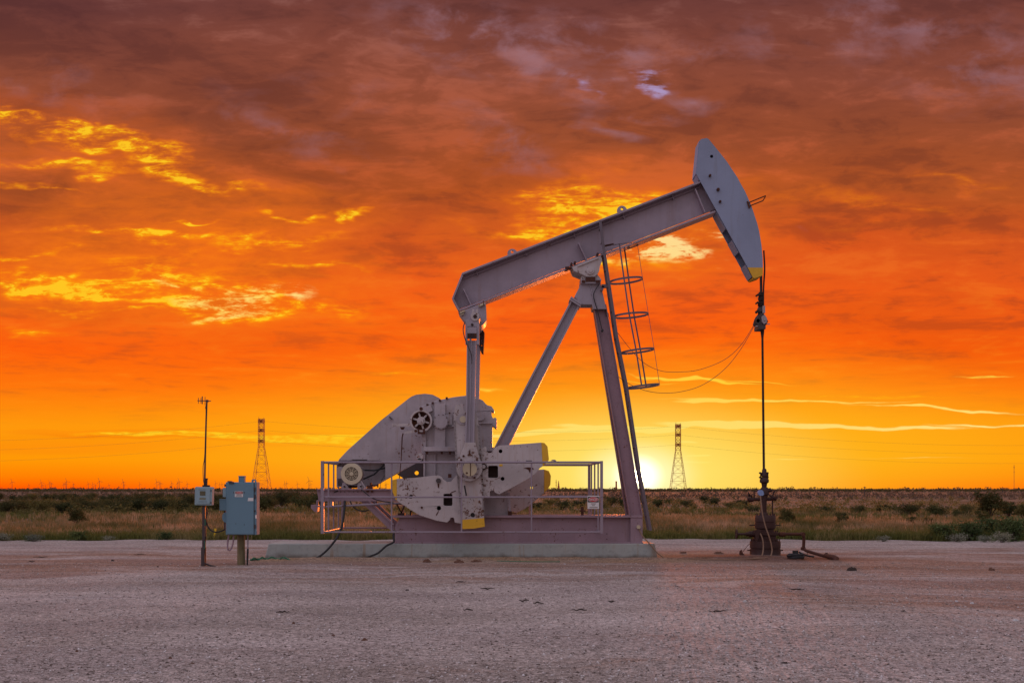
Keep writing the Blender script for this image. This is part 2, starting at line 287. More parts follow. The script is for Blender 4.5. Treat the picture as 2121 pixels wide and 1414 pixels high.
def gravel_mat():
    m, nt, b, O = mat('caliche_gravel')
    x, y, z = nt.sep(O)
    n1 = nt.noise(nt.mapping(O, scale=(0.35, 1.0, 1)), 0.55, 7, 0.62, 0.5)
    c = nt.ramp(n1, [(0.3, (0.30, 0.25, 0.215)), (0.5, (0.41, 0.345, 0.305)), (0.7, (0.50, 0.43, 0.39))])
    # brown wheel-worn dirt along the unit
    yw = nt.m('ADD', y, nt.m('MULTIPLY', nt.m('SUBTRACT', nt.noise(O, 0.18, 3, 0.5), 0.5), 5.0))
    n2 = nt.noise(nt.mapping(nt.comb(x, nt.m('ADD', yw, nt.m('MULTIPLY', x, 0.05))), (3, 9, 0), (0, 0, 0), (0.20, 0.8, 1)), 0.8, 9, 0.68, 0.9)
    band = nt.m('MULTIPLY', nt.rng(yw, 19.0, 24.5), nt.rng(y, 36.0, 26.5))
    far = nt.m('MULTIPLY', nt.m('MULTIPLY', nt.rng(yw, 13.5, 17.5), nt.rng(yw, 23.5, 19.0)), nt.rng(x, 1.0, 5.0))
    bm = nt.m('MAXIMUM', nt.m('MULTIPLY', band, 0.8), nt.m('MULTIPLY', far, 0.9))
    dirt = nt.rng(nt.m('ADD', n2, nt.m('MULTIPLY', bm, 0.26)), 0.56, 0.76)
    c = nt.mix(nt.m('MULTIPLY', dirt, 0.85), c, nt.mix(nt.noise(O, 2.2, 5), (0.20, 0.10, 0.06), (0.32, 0.20, 0.135)))
    for yt, wd, cc_, st_ in ((24.6, 0.55, (0.19, 0.11, 0.07), .75), (22.9, 0.35, (0.46, 0.41, 0.39), .45), (20.6, 0.5, (0.22, 0.145, 0.10), .5), (18.2, 0.3, (0.46, 0.42, 0.41), .35)):
        yy = nt.m('ABSOLUTE', nt.m('SUBTRACT', nt.m('ADD', yw, nt.m('MULTIPLY', x, 0.035*(yt-23)/2)), yt))
        c = nt.mix(nt.m('MULTIPLY', nt.rng(yy, wd*1.6, wd*.3), nt.rng(nt.noise(nt.mapping(O, (yt, 0, 0), (0, 0, 0), (.3, 1.4, 1)), 1.2, 6, .65), .38, .62, 0, st_)), c, cc_)
    n8 = nt.noise(nt.mapping(O, (8, 2, 0), (0, 0, 0), (0.22, 1.6, 1)), 1.3, 7, 0.66, 0.5)
    c = nt.mix(nt.rng(n8, 0.60, 0.74, 0, 0.55), c, (0.17, 0.115, 0.09))
    # sandy spoil at the foot of the slab
    md = nt.m('MULTIPLY', nt.m('MULTIPLY', nt.rng(y, 25.6, 26.6), nt.rng(y, 30.5, 29.5)), nt.m('MULTIPLY', nt.rng(x, -6.2, -5.0), nt.rng(x, 6.0, 3.5)))
    c = nt.mix(nt.m('MULTIPLY', md, nt.rng(nt.noise(nt.mapping(O, scale=(.5, 1, 1)), 2.0, 5), 0.3, 0.6, .3, .95)), c, (0.33, 0.215, 0.12))
    oil = nt.blobs(nt.mapping(O, scale=(.001*1000, 1, 1)), [])if False else None
    # oily dark red soil round the well head
    mp = nt.mapping(O, (5.6, 28.0, 0), (0, 0, 0), (3.4, 2.6, 1), 'TEXTURE'); g = nt.new('ShaderNodeTexGradient', gradient_type='SPHERICAL'); nt.l.new(mp, g.inputs[0])
    c = nt.mix(nt.rng(nt.m('ADD', g.outputs['Fac'], nt.m('MULTIPLY', nt.m('SUBTRACT', n2, .5), .8)), 0.15, 0.6, 0, 0.85), c, (0.12, 0.05, 0.028))
    # white salt scrapes
    n4 = nt.noise(nt.mapping(O, (1, 1, 0), (0, 0, 0), (0.45, 1.9, 1)), 1.5, 6, 0.66, 0.3)
    c = nt.mix(nt.rng(n4, 0.64, 0.70, 0, 0.7), c, (0.55, 0.52, 0.54))
    n9 = nt.noise(nt.mapping(O, (3, 5, 0), (0, 0, 0), (0.5, 1.0, 1)), 0.5, 6, 0.6, 0.4)
    c = nt.mix(nt.rng(n9, 0.45, 0.62, 0, 0.35), c, (0.24, 0.19, 0.18))
    # grains
    v = nt.new('ShaderNodeTexVoronoi'); nt.l.new(O, v.inputs[0]); v.inputs['Scale'].default_value = 55
    cs = nt.sep(v.outputs['Color'])
    c = nt.mix(0.75, c, nt.mix(1.0, c, nt.ramp(cs[0], [(0, (0.3, 0.28, 0.27)), (0.4, (0.92, 0.92, 0.92)), (0.85, (1.25, 1.22, 1.25)), (1, (2.1, 2.1, 2.15))]), 'MULTIPLY'))
    v2 = nt.new('ShaderNodeTexVoronoi'); nt.l.new(O, v2.inputs[0]); v2.inputs['Scale'].default_value = 19; v2.inputs['Randomness'].default_value = 1
    c2 = nt.sep(v2.outputs['Color'])
    c = nt.mix(0.3, c, nt.mix(1.0, c, nt.ramp(c2[0], [(0, (0.45, 0.42, 0.41)), (0.3, (0.9, 0.9, 0.9)), (0.85, (1.1, 1.1, 1.1)), (1, (1.6, 1.6, 1.65))]), 'MULTIPLY'))
    f = nt.noise(O, 9, 8, 0.8)
    c = nt.mix(0.8, c, nt.mix(1.0, c, nt.ramp(f, [(0.34, (0.35, 0.33, 0.32)), (0.5, (1, 1, 1)), (0.66, (1.55, 1.52, 1.55))]), 'MULTIPLY'))
    nt.l.new(c, b.inputs['Base Color']); b.inputs['Roughness'].default_value = 0.95
    b.inputs['Specular IOR Level'].default_value = 0.25
    bp = nt.new('ShaderNodeBump'); bp.inputs['Strength'].default_value = 0.6; bp.inputs['Distance'].default_value = 0.016
    nt.l.new(nt.m('ADD', nt.m('MULTIPLY', cs[1], 0.3), nt.noise(O, 22, 8, 0.7)), bp.inputs['Height']); nt.l.new(bp.outputs[0], b.inputs['Normal'])
    return m
M['gravel'] = gravel_mat()

def stone_mat(name, stops, cell=28):
    m, nt, b, O = mat(name)
    w = nt.new('ShaderNodeTexWhiteNoise'); sn = nt.new('ShaderNodeVectorMath', operation='SNAP')
    nt.l.new(O, sn.inputs[0]); sn.inputs[1].default_value = (1.0/cell,)*3; nt.l.new(sn.outputs[0], w.inputs['Vector'])
    c = nt.ramp(w.outputs['Value'], stops)
    nt.l.new(c, b.inputs['Base Color']); b.inputs['Roughness'].default_value = 0.9
    return m
M['pebble'] = stone_mat('pebbles', [(0, (0.11, 0.08, 0.065)), (0.3, (0.28, 0.22, 0.19)), (0.65, (0.43, 0.36, 0.33)), (0.9, (0.58, 0.52, 0.50)), (1, (0.75, 0.72, 0.71))])
M['clod'] = paint('dark_clod', (0.045, 0.03, 0.022), 0, 0.95, grime=0.5)
M['brownclod'] = paint('brown_clod', (0.16, 0.08, 0.05), 0, 0.95, grime=0.5)
M['whitestone'] = paint('white_stone', (0.6, 0.6, 0.6), 0, 0.9, grime=0.3)

def plant_mat(name, c0, c1, c2, scale=0.5, trans=0.35, fine=7.0, w=0.6):
    m, nt, b, O = mat(name)
    n = nt.noise(O, scale, 4, 0.6); f = nt.noise(O, fine, 4, 0.7)
    v = nt.m('ADD', nt.m('MULTIPLY', n, w), nt.m('MULTIPLY', f, 1-w))
    c = nt.ramp(v, [(0.38, c0), (0.5, c1), (0.62, c2)])
    oi = nt.new('ShaderNodeObjectInfo')
    c = nt.mix(1.0, c, nt.ramp(oi.outputs['Random'], [(0, (0.55, 0.6, 0.6)), (0.5, (1, 1, 1)), (1, (1.5, 1.35, 1.2))]), 'MULTIPLY') if scale > 1 else c
    nt.l.new(c, b.inputs['Base Color']); b.inputs['Roughness'].default_value = 0.7
    b.inputs['Specular IOR Level'].default_value = 0.2
    tr = nt.new('ShaderNodeBsdfTranslucent'); nt.l.new(c, tr.inputs[0])
    mx = nt.new('ShaderNodeMixShader'); mx.inputs[0].default_value = trans
    out = nt.n['Material Output']; nt.l.new(b.outputs[0], mx.inputs[1]); nt.l.new(tr.outputs[0], mx.inputs[2]); nt.l.new(mx.outputs[0], out.inputs[0])
    return m
M['greengrass'] = plant_mat('green_weeds', (0.075, 0.095, 0.02), (0.165, 0.165, 0.04), (0.30, 0.24, 0.10), 0.35)
M['straw'] = plant_mat('dry_straw_grass', (0.11, 0.115, 0.03), (0.30, 0.225, 0.10), (0.62, 0.42, 0.26), 0.30, 0.5, 5.0, 0.75)
M['leafdark'] = plant_mat('dark_olive_leaves', (0.035, 0.045, 0.016), (0.08, 0.088, 0.028), (0.14, 0.13, 0.05), 1.2, 0.3)
M['leafolive'] = plant_mat('olive_leaves', (0.07, 0.07, 0.022), (0.13, 0.12, 0.038), (0.20, 0.16, 0.06), 1.2, 0.35)
M['leafgreen'] = plant_mat('fresh_green_leaves', (0.04, 0.065, 0.022), (0.08, 0.12, 0.04), (0.14, 0.175, 0.065), 2.0, 0.3)
M['sage'] = plant_mat('pale_sage_leaves', (0.13, 0.15, 0.11), (0.22, 0.24, 0.18), (0.30, 0.31, 0.25), 2.0, 0.2)
M['bark'] = paint('dark_bark', (0.05, 0.035, 0.025), 0, 0.9, grime=0.4)
M['farscrub'] = plant_mat('far_scrub', (0.075, 0.058, 0.038), (0.13, 0.095, 0.065), (0.20, 0.15, 0.11), 0.02, 0.3, 0.4)

def ground_mat():
    m, nt, b, O = mat('range_soil')
    n = nt.noise(nt.mapping(O, scale=(0.6, 1, 1)), 0.05, 8, 0.65, 0.3); f = nt.noise(O, 1.4, 8, 0.7)
    c = nt.ramp(nt.m('ADD', nt.m('MULTIPLY', n, .6), nt.m('MULTIPLY', f, .4)), [(0.38, (0.085, 0.070, 0.042)), (0.48, (0.135, 0.105, 0.072)), (0.56, (0.19, 0.145, 0.11)), (0.68, (0.27, 0.215, 0.18))])
    nt.l.new(c, b.inputs['Base Color']); b.inputs['Roughness'].default_value = 1.0; b.inputs['Specular IOR Level'].default_value = 0.1
    return m
M['soil'] = ground_mat()

# ------------------------------------------------------------------ geometry helpers
def Wp(px, py, Y): return Vector(((px-CX)*Y/F, Y, CH+(H0-py)*Y/F))
def gY(py): return F*CH/(py-H0)         # distance of the ground seen at a height in the photograph

def root_of(o):
    while o.parent: o = o.parent
    return o

class MB:
    def __init__(s): s.v = []; s.f = []; s.mi = []; s.cur = 0; s.sm = []
    def face(s, idx, smooth=False): s.f.append(tuple(idx)); s.mi.append(s.cur); s.sm.append(smooth)
    def prism(s, poly, Y0, Y1, holes=(), ref=None):
        """outline drawn in photograph pixels at distance ref, given real thickness Y0..Y1"""
        ref = Y0 if ref is None else ref
        def area(p): return sum(p[i][0]*p[(i+1) % len(p)][1]-p[(i+1) % len(p)][0]*p[i][1] for i in range(len(p)))
        loops = []
        for k, pl in enumerate([poly, *holes]):
            w = [((x-CX)*ref/F, CH+(H0-y)*ref/F) for x, y in pl]
            if (area(w) > 0) != (k == 0): w.reverse()
            loops.append(w)
        flat = [p for l in loops for p in l]
        tris = tessellate_polygon([[Vector((x, z, 0)) for x, z in l] for l in loops])
        b = len(s.v); n = len(flat)
        s.v += [(x, Y0, z) for x, z in flat]; s.v += [(x, Y1, z) for x, z in flat]
        for t in tris:
            a = [flat[i] for i in t]
            if (a[1][0]-a[0][0])*(a[2][1]-a[0][1])-(a[2][0]-a[0][0])*(a[1][1]-a[0][1]) < 0: t = (t[0], t[2], t[1])
            s.face([b+i for i in t]); s.face([b+n+i for i in reversed(t)])
        o = 0
        for l in loops:
            m = len(l)
            for i in range(m):
                j = (i+1) % m
                s.face((b+o+i, b+n+o+i, b+n+o+j, b+o+j))
            o += m
        return s
    def rect(s, x0, y0, x1, y1, Y0, Y1, **k): return s.prism([(x0, y0), (x1, y0), (x1, y1), (x0, y1)], Y0, Y1, **k)
    def disc(s, px, py, r, Y0, Y1, n=28, holes=(), ref=None):
        return s.prism([(px+r*math.cos(2*PI*i/n), py+r*math.sin(2*PI*i/n)) for i in range(n)], Y0, Y1, holes, ref)
    def strip(s, p, q, t, Y0, Y1, **k):
        d = Vector((q[0]-p[0], q[1]-p[1])).normalized(); nn = Vector((-d.y, d.x))*t*0.5
        return s.prism([(p[0]+nn.x, p[1]+nn.y), (q[0]+nn.x, q[1]+nn.y), (q[0]-nn.x, q[1]-nn.y), (p[0]-nn.x, p[1]-nn.y)], Y0, Y1, **k)
    def box(s, x0, x1, y0, y1, z0, z1):
        b = len(s.v); s.v += [(x, y, z) for z in (z0, z1) for y in (y0, y1) for x in (x0, x1)]
        for f in ((0, 2, 3, 1), (4, 5, 7, 6), (0, 1, 5, 4), (2, 6, 7, 3), (0, 4, 6, 2), (1, 3, 7, 5)): s.face([b+i for i in f])
        return s
    def tube(s, pts, r, n=8, caps=True):
        pts = [Vector(p) for p in pts]; rs = r if hasattr(r, '__len__') else [r]*len(pts)
        b = len(s.v); prev = None
        for i, p in enumerate(pts):
            d = (pts[min(i+1, len(pts)-1)]-pts[max(i-1, 0)]).normalized()
            if prev is None:
                a = Vector((0, 0, 1)) if abs(d.z) < 0.9 else Vector((1, 0, 0))
                u = d.cross(a).normalized()
            else:
                u = (prev-d*prev.dot(d)).normalized()
            prev = u; w = d.cross(u)
            for k in range(n):
                a = 2*PI*k/n; q = p+(u*math.cos(a)+w*math.sin(a))*rs[i]; s.v.append(tuple(q))
        for i in range(len(pts)-1):
            for k in range(n):
                k2 = (k+1) % n
                s.face((b+i*n+k, b+(i+1)*n+k, b+(i+1)*n+k2, b+i*n+k2), n > 5)
        if caps:
            s.face([b+k for k in range(n)]); e = b+(len(pts)-1)*n; s.face([e+k for k in reversed(range(n))])
        return s
    def beam(s, p, q, w, h, up=(0, 1, 0)):
        p, q = Vector(p), Vector(q); d = (q-p).normalized(); u = Vector(up); u = (u-d*u.dot(d)).normalized(); v = d.cross(u)
        b = len(s.v)
        for e in (p, q):
            for a, c in ((-1, -1), (1, -1), (1, 1), (-1, 1)): s.v.append(tuple(e+v*a*w/2+u*c*h/2))
        for i in range(4):
            j = (i+1) % 4; s.face((b+i, b+j, b+4+j, b+4+i))
        s.face((b+3, b+2, b+1, b)); s.face((b+4, b+5, b+6, b+7))
        return s
    def lathe(s, cx, cy, prof, n=24):
        b = len(s.v)
        for r, z in prof:
            for k in range(n): s.v.append((cx+r*math.cos(2*PI*k/n), cy+r*math.sin(2*PI*k/n), z))
        for i in range(len(prof)-1):
            for k in range(n):
                k2 = (k+1) % n; s.face((b+i*n+k, b+i*n+k2, b+(i+1)*n+k2, b+(i+1)*n+k), True)
        s.face([b+k for k in reversed(range(n))]); e = b+(len(prof)-1)*n; s.face([e+k for k in range(n)])
        return s
    def build(s, name, mats, parent=None, loc=None, bevel=0.0):
        if not isinstance(mats, (list, tuple)): mats = [mats]
        off = Vector((0, 0, 0))
        if parent is not None: off = root_of(parent).location
        elif loc is not None: off = Vector(loc)
        me = bpy.data.meshes.new(name)
        me.from_pydata([(x-off[0], y-off[1], z-off[2]) for x, y, z in s.v], [], s.f)
        for m_ in mats: me.materials.append(M[m_] if isinstance(m_, str) else m_)
        me.polygons.foreach_set('material_index', s.mi); me.polygons.foreach_set('use_smooth', s.sm)
        bm = bmesh.new(); bm.from_mesh(me); bmesh.ops.recalc_face_normals(bm, faces=bm.faces)
        bm.to_mesh(me); bm.free()
        if any(s.sm): me.set_sharp_from_angle(angle=R(40))
        o = bpy.data.objects.new(name, me); COL.objects.link(o)
        if parent is not None: o.parent = parent
        else: o.location = off
        if bevel:
            bv = o.modifiers.new('bevel', 'BEVEL'); bv.width = bevel; bv.segments = 2; bv.limit_method = 'ANGLE'; bv.angle_limit = R(50)
        return o

def tag(o, label=None, cat=None, group=None, kind=None):
    for k, v in (('label', label), ('category', cat), ('group', group), ('kind', kind)):
        if v: o[k] = v
    return o
def thing(name, label, cat, loc, group=None):
    o = bpy.data.objects.new(name, None); COL.objects.link(o); o.location = loc; o.empty_display_size = 0.2
    return tag(o, label, cat, group)
def dup(root, loc, rz=0, scale=1.0):
    r = root.copy(); COL.objects.link(r); r.location = loc; r.rotation_euler = (0, 0, rz); r.scale = (scale,)*3 if not hasattr(scale, '__len__') else scale
    for ch in list(root.children):
        c = ch.copy(); COL.objects.link(c); c.parent = r
    return r
def rawmesh(name, verts, faces, m, loc=(0, 0, 0)):
    me = bpy.data.meshes.new(name); verts = np.asarray(verts, np.float32); faces = np.asarray(faces, np.int32)
    k = faces.shape[1]; nf = len(faces)
    me.vertices.add(len(verts)); me.vertices.foreach_set('co', verts.ravel())
    me.loops.add(nf*k); me.loops.foreach_set('vertex_index', faces.ravel())
    me.polygons.add(nf); me.polygons.foreach_set('loop_start', np.arange(0, nf*k, k, dtype=np.int32)); me.polygons.foreach_set('loop_total', np.full(nf, k, np.int32))
    me.update(calc_edges=True); me.materials.append(M[m])
    o = bpy.data.objects.new(name, me); COL.objects.link(o); o.location = loc
    return o
def smooth_path(pts, n=6):
    """Catmull-Rom through the points"""
    P = [Vector(p) for p in pts]; P = [P[0]*2-P[1]]+P+[P[-1]*2-P[-2]]; out = []
    for i in range(1, len(P)-2):
        for k in range(n):
            t = k/n; a, b, c, d = P[i-1], P[i], P[i+1], P[i+2]
            out.append(0.5*((2*b)+(c-a)*t+(2*a-5*b+4*c-d)*t*t+(3*b-a-3*c+d)*t**3))
    out.append(P[-2]); return out
def pxpath(pts, Y, n=6):
    return smooth_path([Wp(p[0], p[1], p[2] if len(p) > 2 else Y) for p in pts], n)
def split_loose(o):
    """give every separate piece of a part an object of its own"""
    bm = bmesh.new(); bm.from_mesh(o.data); bm.verts.ensure_lookup_table(); seen = set(); groups = []
    for v in bm.verts:
        if v.index in seen: continue
        st = [v]; g = set([v.index]); 
        while st:
            a = st.pop()
            for e in a.link_edges:
                b = e.other_vert(a)
                if b.index not in g: g.add(b.index); st.append(b)
        seen |= g; groups.append(g)
    bm.free()
    if len(groups) < 2: return [o]
    vs = [tuple(v.co) for v in o.data.vertices]; out = []
    fs = [(tuple(p.vertices), p.use_smooth, p.material_index) for p in o.data.polygons]
    for g in groups:
        ids = sorted(g); mp = {a: i for i, a in enumerate(ids)}
        me = bpy.data.meshes.new(o.name.split('.')[0]); ff = [f for f in fs if f[0][0] in g]
        me.from_pydata([vs[a] for a in ids], [], [tuple(mp[a] for a in f[0]) for f in ff])
        for m_ in o.data.materials: me.materials.append(m_)
        me.polygons.foreach_set('use_smooth', [f[1] for f in ff]); me.polygons.foreach_set('material_index', [f[2] for f in ff])
        if any(f[1] for f in ff): me.set_sharp_from_angle(angle=R(40))
        n = bpy.data.objects.new(o.name.split('.')[0], me); COL.objects.link(n); n.parent = o.parent
        for k in ('label',):
            if k in o: n[k] = o[k]
        out.append(n)
    bpy.data.objects.remove(o); return out
SPLIT = {'pin', 'pocket_back', 'rust_stain', 'ground_wire', 'brake_band',  'cross_arm', 'web_stiffener', 'rung', 'bearing_bolt', 'casing_bolt', 'bolt', 'motor_foot', 'casing_rib', 'flange_stud', 'rivet', 'latch', 'antenna_element', 'trim_line', 'clamp', 'gland_bolt', 'saddle_clamp', 'peak_horn', 'fine_print', 'hinge', 'drive_belt', 'hold_down_clamp'}
def text_mesh(txt, height, m, name, parent, centre, width=None, depth=0.002):
    cu = bpy.data.curves.new(name, 'FONT'); cu.body = txt; cu.size = height*1.38; cu.extrude = depth; cu.align_x = 'CENTER'; cu.align_y = 'CENTER'; cu.offset = height*0.012
    t = bpy.data.objects.new(name, cu); COL.objects.link(t); dg = bpy.context.evaluated_depsgraph_get(); dg.update()
    me = bpy.data.meshes.new_from_object(t.evaluated_get(dg)); bpy.data.objects.remove(t)
    xs = [v.co.x for v in me.vertices]; ys = [v.co.y for v in me.vertices]; w = max(xs)-min(xs); sx = width/w if width else 1
    mx, my = (max(xs)+min(xs))/2, (max(ys)+min(ys))/2; off = root_of(parent).location
    for v in me.vertices: v.co = Vector(((v.co.x-mx)*sx+centre[0]-off[0], centre[1]-v.co.z-off[1], v.co.y-my+centre[2]-off[2]))
    me.materials.clear(); me.materials.append(M[m]); o = bpy.data.objects.new(name, me); COL.objects.link(o); o.parent = parent
    return o

# ------------------------------------------------------------------ ground
def noise2(x, y, seed=0):
    r = np.random.RandomState(seed); out = np.zeros_like(x)
    for k in range(7):
        a = r.uniform(0, 2*PI); f = 0.25*1.75**k; ph = r.uniform(0, 2*PI, 2)
        out += np.sin((x*math.cos(a)+y*math.sin(a))*f+ph[0])*np.cos((-x*math.sin(a)+y*math.cos(a))*f*0.8+ph[1])/1.4**k
    return out*0.3
def grid(name, xs, ys, zf, m, kind='structure', mask=None):
    X, Y = np.meshgrid(xs, ys); Z = zf(X, Y); nx = len(xs); ny = len(ys)
    V = np.stack([X.ravel(), Y.ravel(), Z.ravel()], 1); i, j = np.meshgrid(np.arange(nx-1), np.arange(ny-1)); a = (j*nx+i).ravel()
    Fc = np.stack([a, a+1, a+nx+1, a+nx], 1)
    o = rawmesh(name, V, Fc, m); o['kind'] = kind
    o.data.polygons.foreach_set('use_smooth', np.ones(len(Fc), bool)); return o
gx = np.concatenate([-np.geomspace(30000, 60, 40), np.linspace(-55, 55, 60), np.geomspace(60, 30000, 40)])
gy = np.concatenate([[-3000, -500, -60], np.linspace(-40, 35, 20), np.linspace(36, 120, 40), np.geomspace(126, 30000, 70)])
grid('ground', gx, gy, lambda X, Y: np.where((Y > 36) & (Y < 400), noise2(X*0.25, Y*0.25, 3)*0.10, 0)-0.06, 'soil')
def pad_edge(x): return 38.4+0.5*np.sin(x*0.4)+0.3*np.sin(x*1.7+1)-np.clip((np.abs(x-1.5)-6)*0.13, 0, 3.2)+0.35*np.sin(x*3.1)*np.sin(x*.9)
def mound(X, Y):
    m = np.exp(-((Y-27.2)/0.45)**2)*(0.05+0.05*noise2(X*3, Y*3, 5))*(np.abs(X+0.4) < 5.5)
    m += 0.06*np.exp(-(((X-5.6)/0.8)**2+((Y-28.0)/0.8)**2))
    return m
pxs = np.linspace(-34, 36, 560); us = np.linspace(0, 1, 300)
Xg, Ug = np.meshgrid(pxs, us); Yg = 1.0+(pad_edge(Xg)-1.0)*Ug
Zg = noise2(Xg*1.3, Yg*1.3, 1)*0.010+noise2(Xg*6, Yg*6, 2)*0.004+mound(Xg, Yg)-np.where(Ug > 0.995, 0.09, 0)
V = np.stack([Xg.ravel(), Yg.ravel(), Zg.ravel()], 1); i_, j_ = np.meshgrid(np.arange(559), np.arange(299)); a_ = (j_*560+i_).ravel()
pad = rawmesh('gravel_pad', V, np.stack([a_, a_+1, a_+561, a_+560], 1), 'gravel'); pad['kind'] = 'structure'
pad.data.polygons.foreach_set('use_smooth', np.ones(len(pad.data.polygons), bool))

rs = np.random.RandomState(11)
def pebbles(name, n, ylo, yhi, smin, smax, m, label, seed):
    rs = np.random.RandomState(seed)
    u = rs.rand(n); Y = 1/(1/ylo+(1/yhi-1/ylo)*u); X = (rs.rand(n)*2-1)*(0.46*Y+1.5)
    S = smin+(smax-smin)*rs.rand(n)**6
    base = np.array([(1, 0, 0), (0, 1, 0), (-1, 0, 0), (0, -1, 0), (0, 0, 0.75), (0, 0, -0.4)], np.float32)
    jit = rs.uniform(0.6, 1.3, (n, 6, 1)); a = rs.rand(n)*2*PI; ca, sa = np.cos(a), np.sin(a)
    V = base[None]*jit*S[:, None, None]; V[..., 0] *= 1.3
    x = V[..., 0]*ca[:, None]-V[..., 1]*sa[:, None]; y = V[..., 0]*sa[:, None]+V[..., 1]*ca[:, None]
    zb = noise2(X*1.3, Y*1.3, 1)*0.010+noise2(X*6, Y*6, 2)*0.004+mound(X, Y)
    V = np.stack([x+X[:, None], y+Y[:, None], V[..., 2]+zb[:, None]+S[:, None]*0.1], -1).reshape(-1, 3)
    fb = np.array([(0, 1, 4), (1, 2, 4), (2, 3, 4), (3, 0, 4), (1, 0, 5), (2, 1, 5), (3, 2, 5), (0, 3, 5)])
    Fc = (fb[None]+np.arange(n)[:, None, None]*6).reshape(-1, 3)
    o = rawmesh(name, V, Fc, m); tag(o, label, 'gravel', kind='stuff'); return o
pebbles('loose_gravel', 150000, 6.5, 26.0, 0.0035, 0.019, 'pebble', 'loose pale and brown gravel scattered over the caliche pad', 21)

# dark clods, sticks and stones that stand out on the pad
def lump(px, py, wpx, hpx, name, m, label, cat, group=None, seed=0):
    Y = gY(py+hpx*0.5); r = random.Random(seed); w = wpx*Y/F/2; h = max(hpx*Y/F, 0.02)
    mb = MB(); n = 14; rings = 5; b = 0
    prof = [r.uniform(0.75, 1.15) for _ in range(n)]
    c = Wp(px, py, Y); c.z = 0.0
    for k in range(rings):
        t = k/(rings-1)
        for i in range(n):
            a = 2*PI*i/n; rr = w*prof[i]*math.cos(t*PI/2*0.93)*r.uniform(0.7, 1.25)
            mb.v.append((c.x+rr*math.cos(a), c.y+rr*math.sin(a)*0.8, h*math.sin(t*PI/2)*r.uniform(0.45, 1.15)-0.01))
    for k in range(rings-1):
        for i in range(n): mb.face((k*n+i, k*n+(i+1) % n, (k+1)*n+(i+1) % n, (k+1)*n+i))
    mb.face([(rings-1)*n+i for i in range(n)]); mb.face([i for i in reversed(range(n))])
    o = mb.build(name, m, None, (c.x, c.y, 0)); tag(o, label, cat, group); return o
G = 'clods, sticks and stones lying on the gravel pad'
for k, a in enumerate([
    (1765, 1177, 23, 8, 'dirt_clod', 'clod', 'black tarry lump on the pad right of the flowline end', 'clod'),
    (1626, 1370, 22, 5, 'dirt_clod', 'clod', 'flat black lump low on the foreground gravel, right of centre', 'clod'),
    (160, 1346, 12, 6, 'dirt_clod', 'brownclod', 'reddish brown clod in the left foreground gravel', 'clod'),
    (353, 1360, 10, 7, 'stone', 'brownclod', 'tan stone in the left foreground, left of its flatter neighbour', 'stone'),
    (397, 1371, 14, 5, 'stone', 'brownclod', 'flat tan stone in the left foreground, right of a rounder one', 'stone'),
    (608, 1288, 8, 5, 'stone', 'brownclod', 'small brown stone near a dark stick in front of the slab', 'stone'),
    (844, 1220, 10, 4, 'dirt_clod', 'clod', 'small dark chip on gravel in front of the counterweights', 'clod'),
    (1543, 1243, 10, 5, 'stone', 'whitestone', 'small white stone on the gravel below the well head', 'stone'),
    (1981, 1243, 9, 5, 'stone', 'whitestone', 'white stone at the right side of the pad, left of its larger twin', 'stone'),
    (2014, 1247, 12, 5, 'stone', 'whitestone', 'larger white stone at the right side of the pad', 'stone'),
    (2104, 1282, 14, 5, 'stone', 'whitestone', 'white stone almost at the right edge of the picture', 'stone'),
    (2054, 1177, 16, 7, 'stone', 'brownclod', 'grey brown stone at far right of the pad', 'stone'),
    (1871, 1263, 13, 4, 'dirt_clod', 'clod', 'dark clod right of the sandy wheel track', 'clod'),
    (233, 1159, 8, 4, 'stone', 'clod', 'dark stone on the left pad beyond the brown streaks', 'stone'),
    (327, 1172, 7, 3, 'stone', 'clod', 'small dark stone left of the control box post', 'stone'),
    (755, 1322, 16, 7, 'dirt_clod', 'brownclod', 'dark brown clod in the middle foreground', 'clod'),
    (1058, 1357, 7, 5, 'stone', 'brownclod', 'small brown stone in the middle of the foreground', 'stone'),
    (690, 1313, 8, 5, 'stone', 'brownclod', 'small brown stone left of the dark brown clod in the foreground', 'stone'),
    (1415, 1143, 16, 4, 'dirt_clod', 'brownclod', 'dark clod just right of the slab end', 'clod'),
    (1487, 1143, 20, 5, 'dirt_clod', 'brownclod', 'low brown clod left of the well head', 'clod'),
    (885, 1160, 18, 8, 'dirt_clod', 'brownclod', 'brown clod against the slab, left one of the three', 'clod'),
    (950, 1161, 20, 8, 'dirt_clod', 'brownclod', 'brown clod against the slab, middle one of the three', 'clod'),
    (985, 1160, 26, 6, 'dirt_clod', 'brownclod', 'brown clod against the slab, right one of the three', 'clod'),
    (1160, 1157, 15, 5, 'stone', 'brownclod', 'pinkish stone at the foot of the slab', 'stone')]):
    lump(*a, G, seed=k+5)
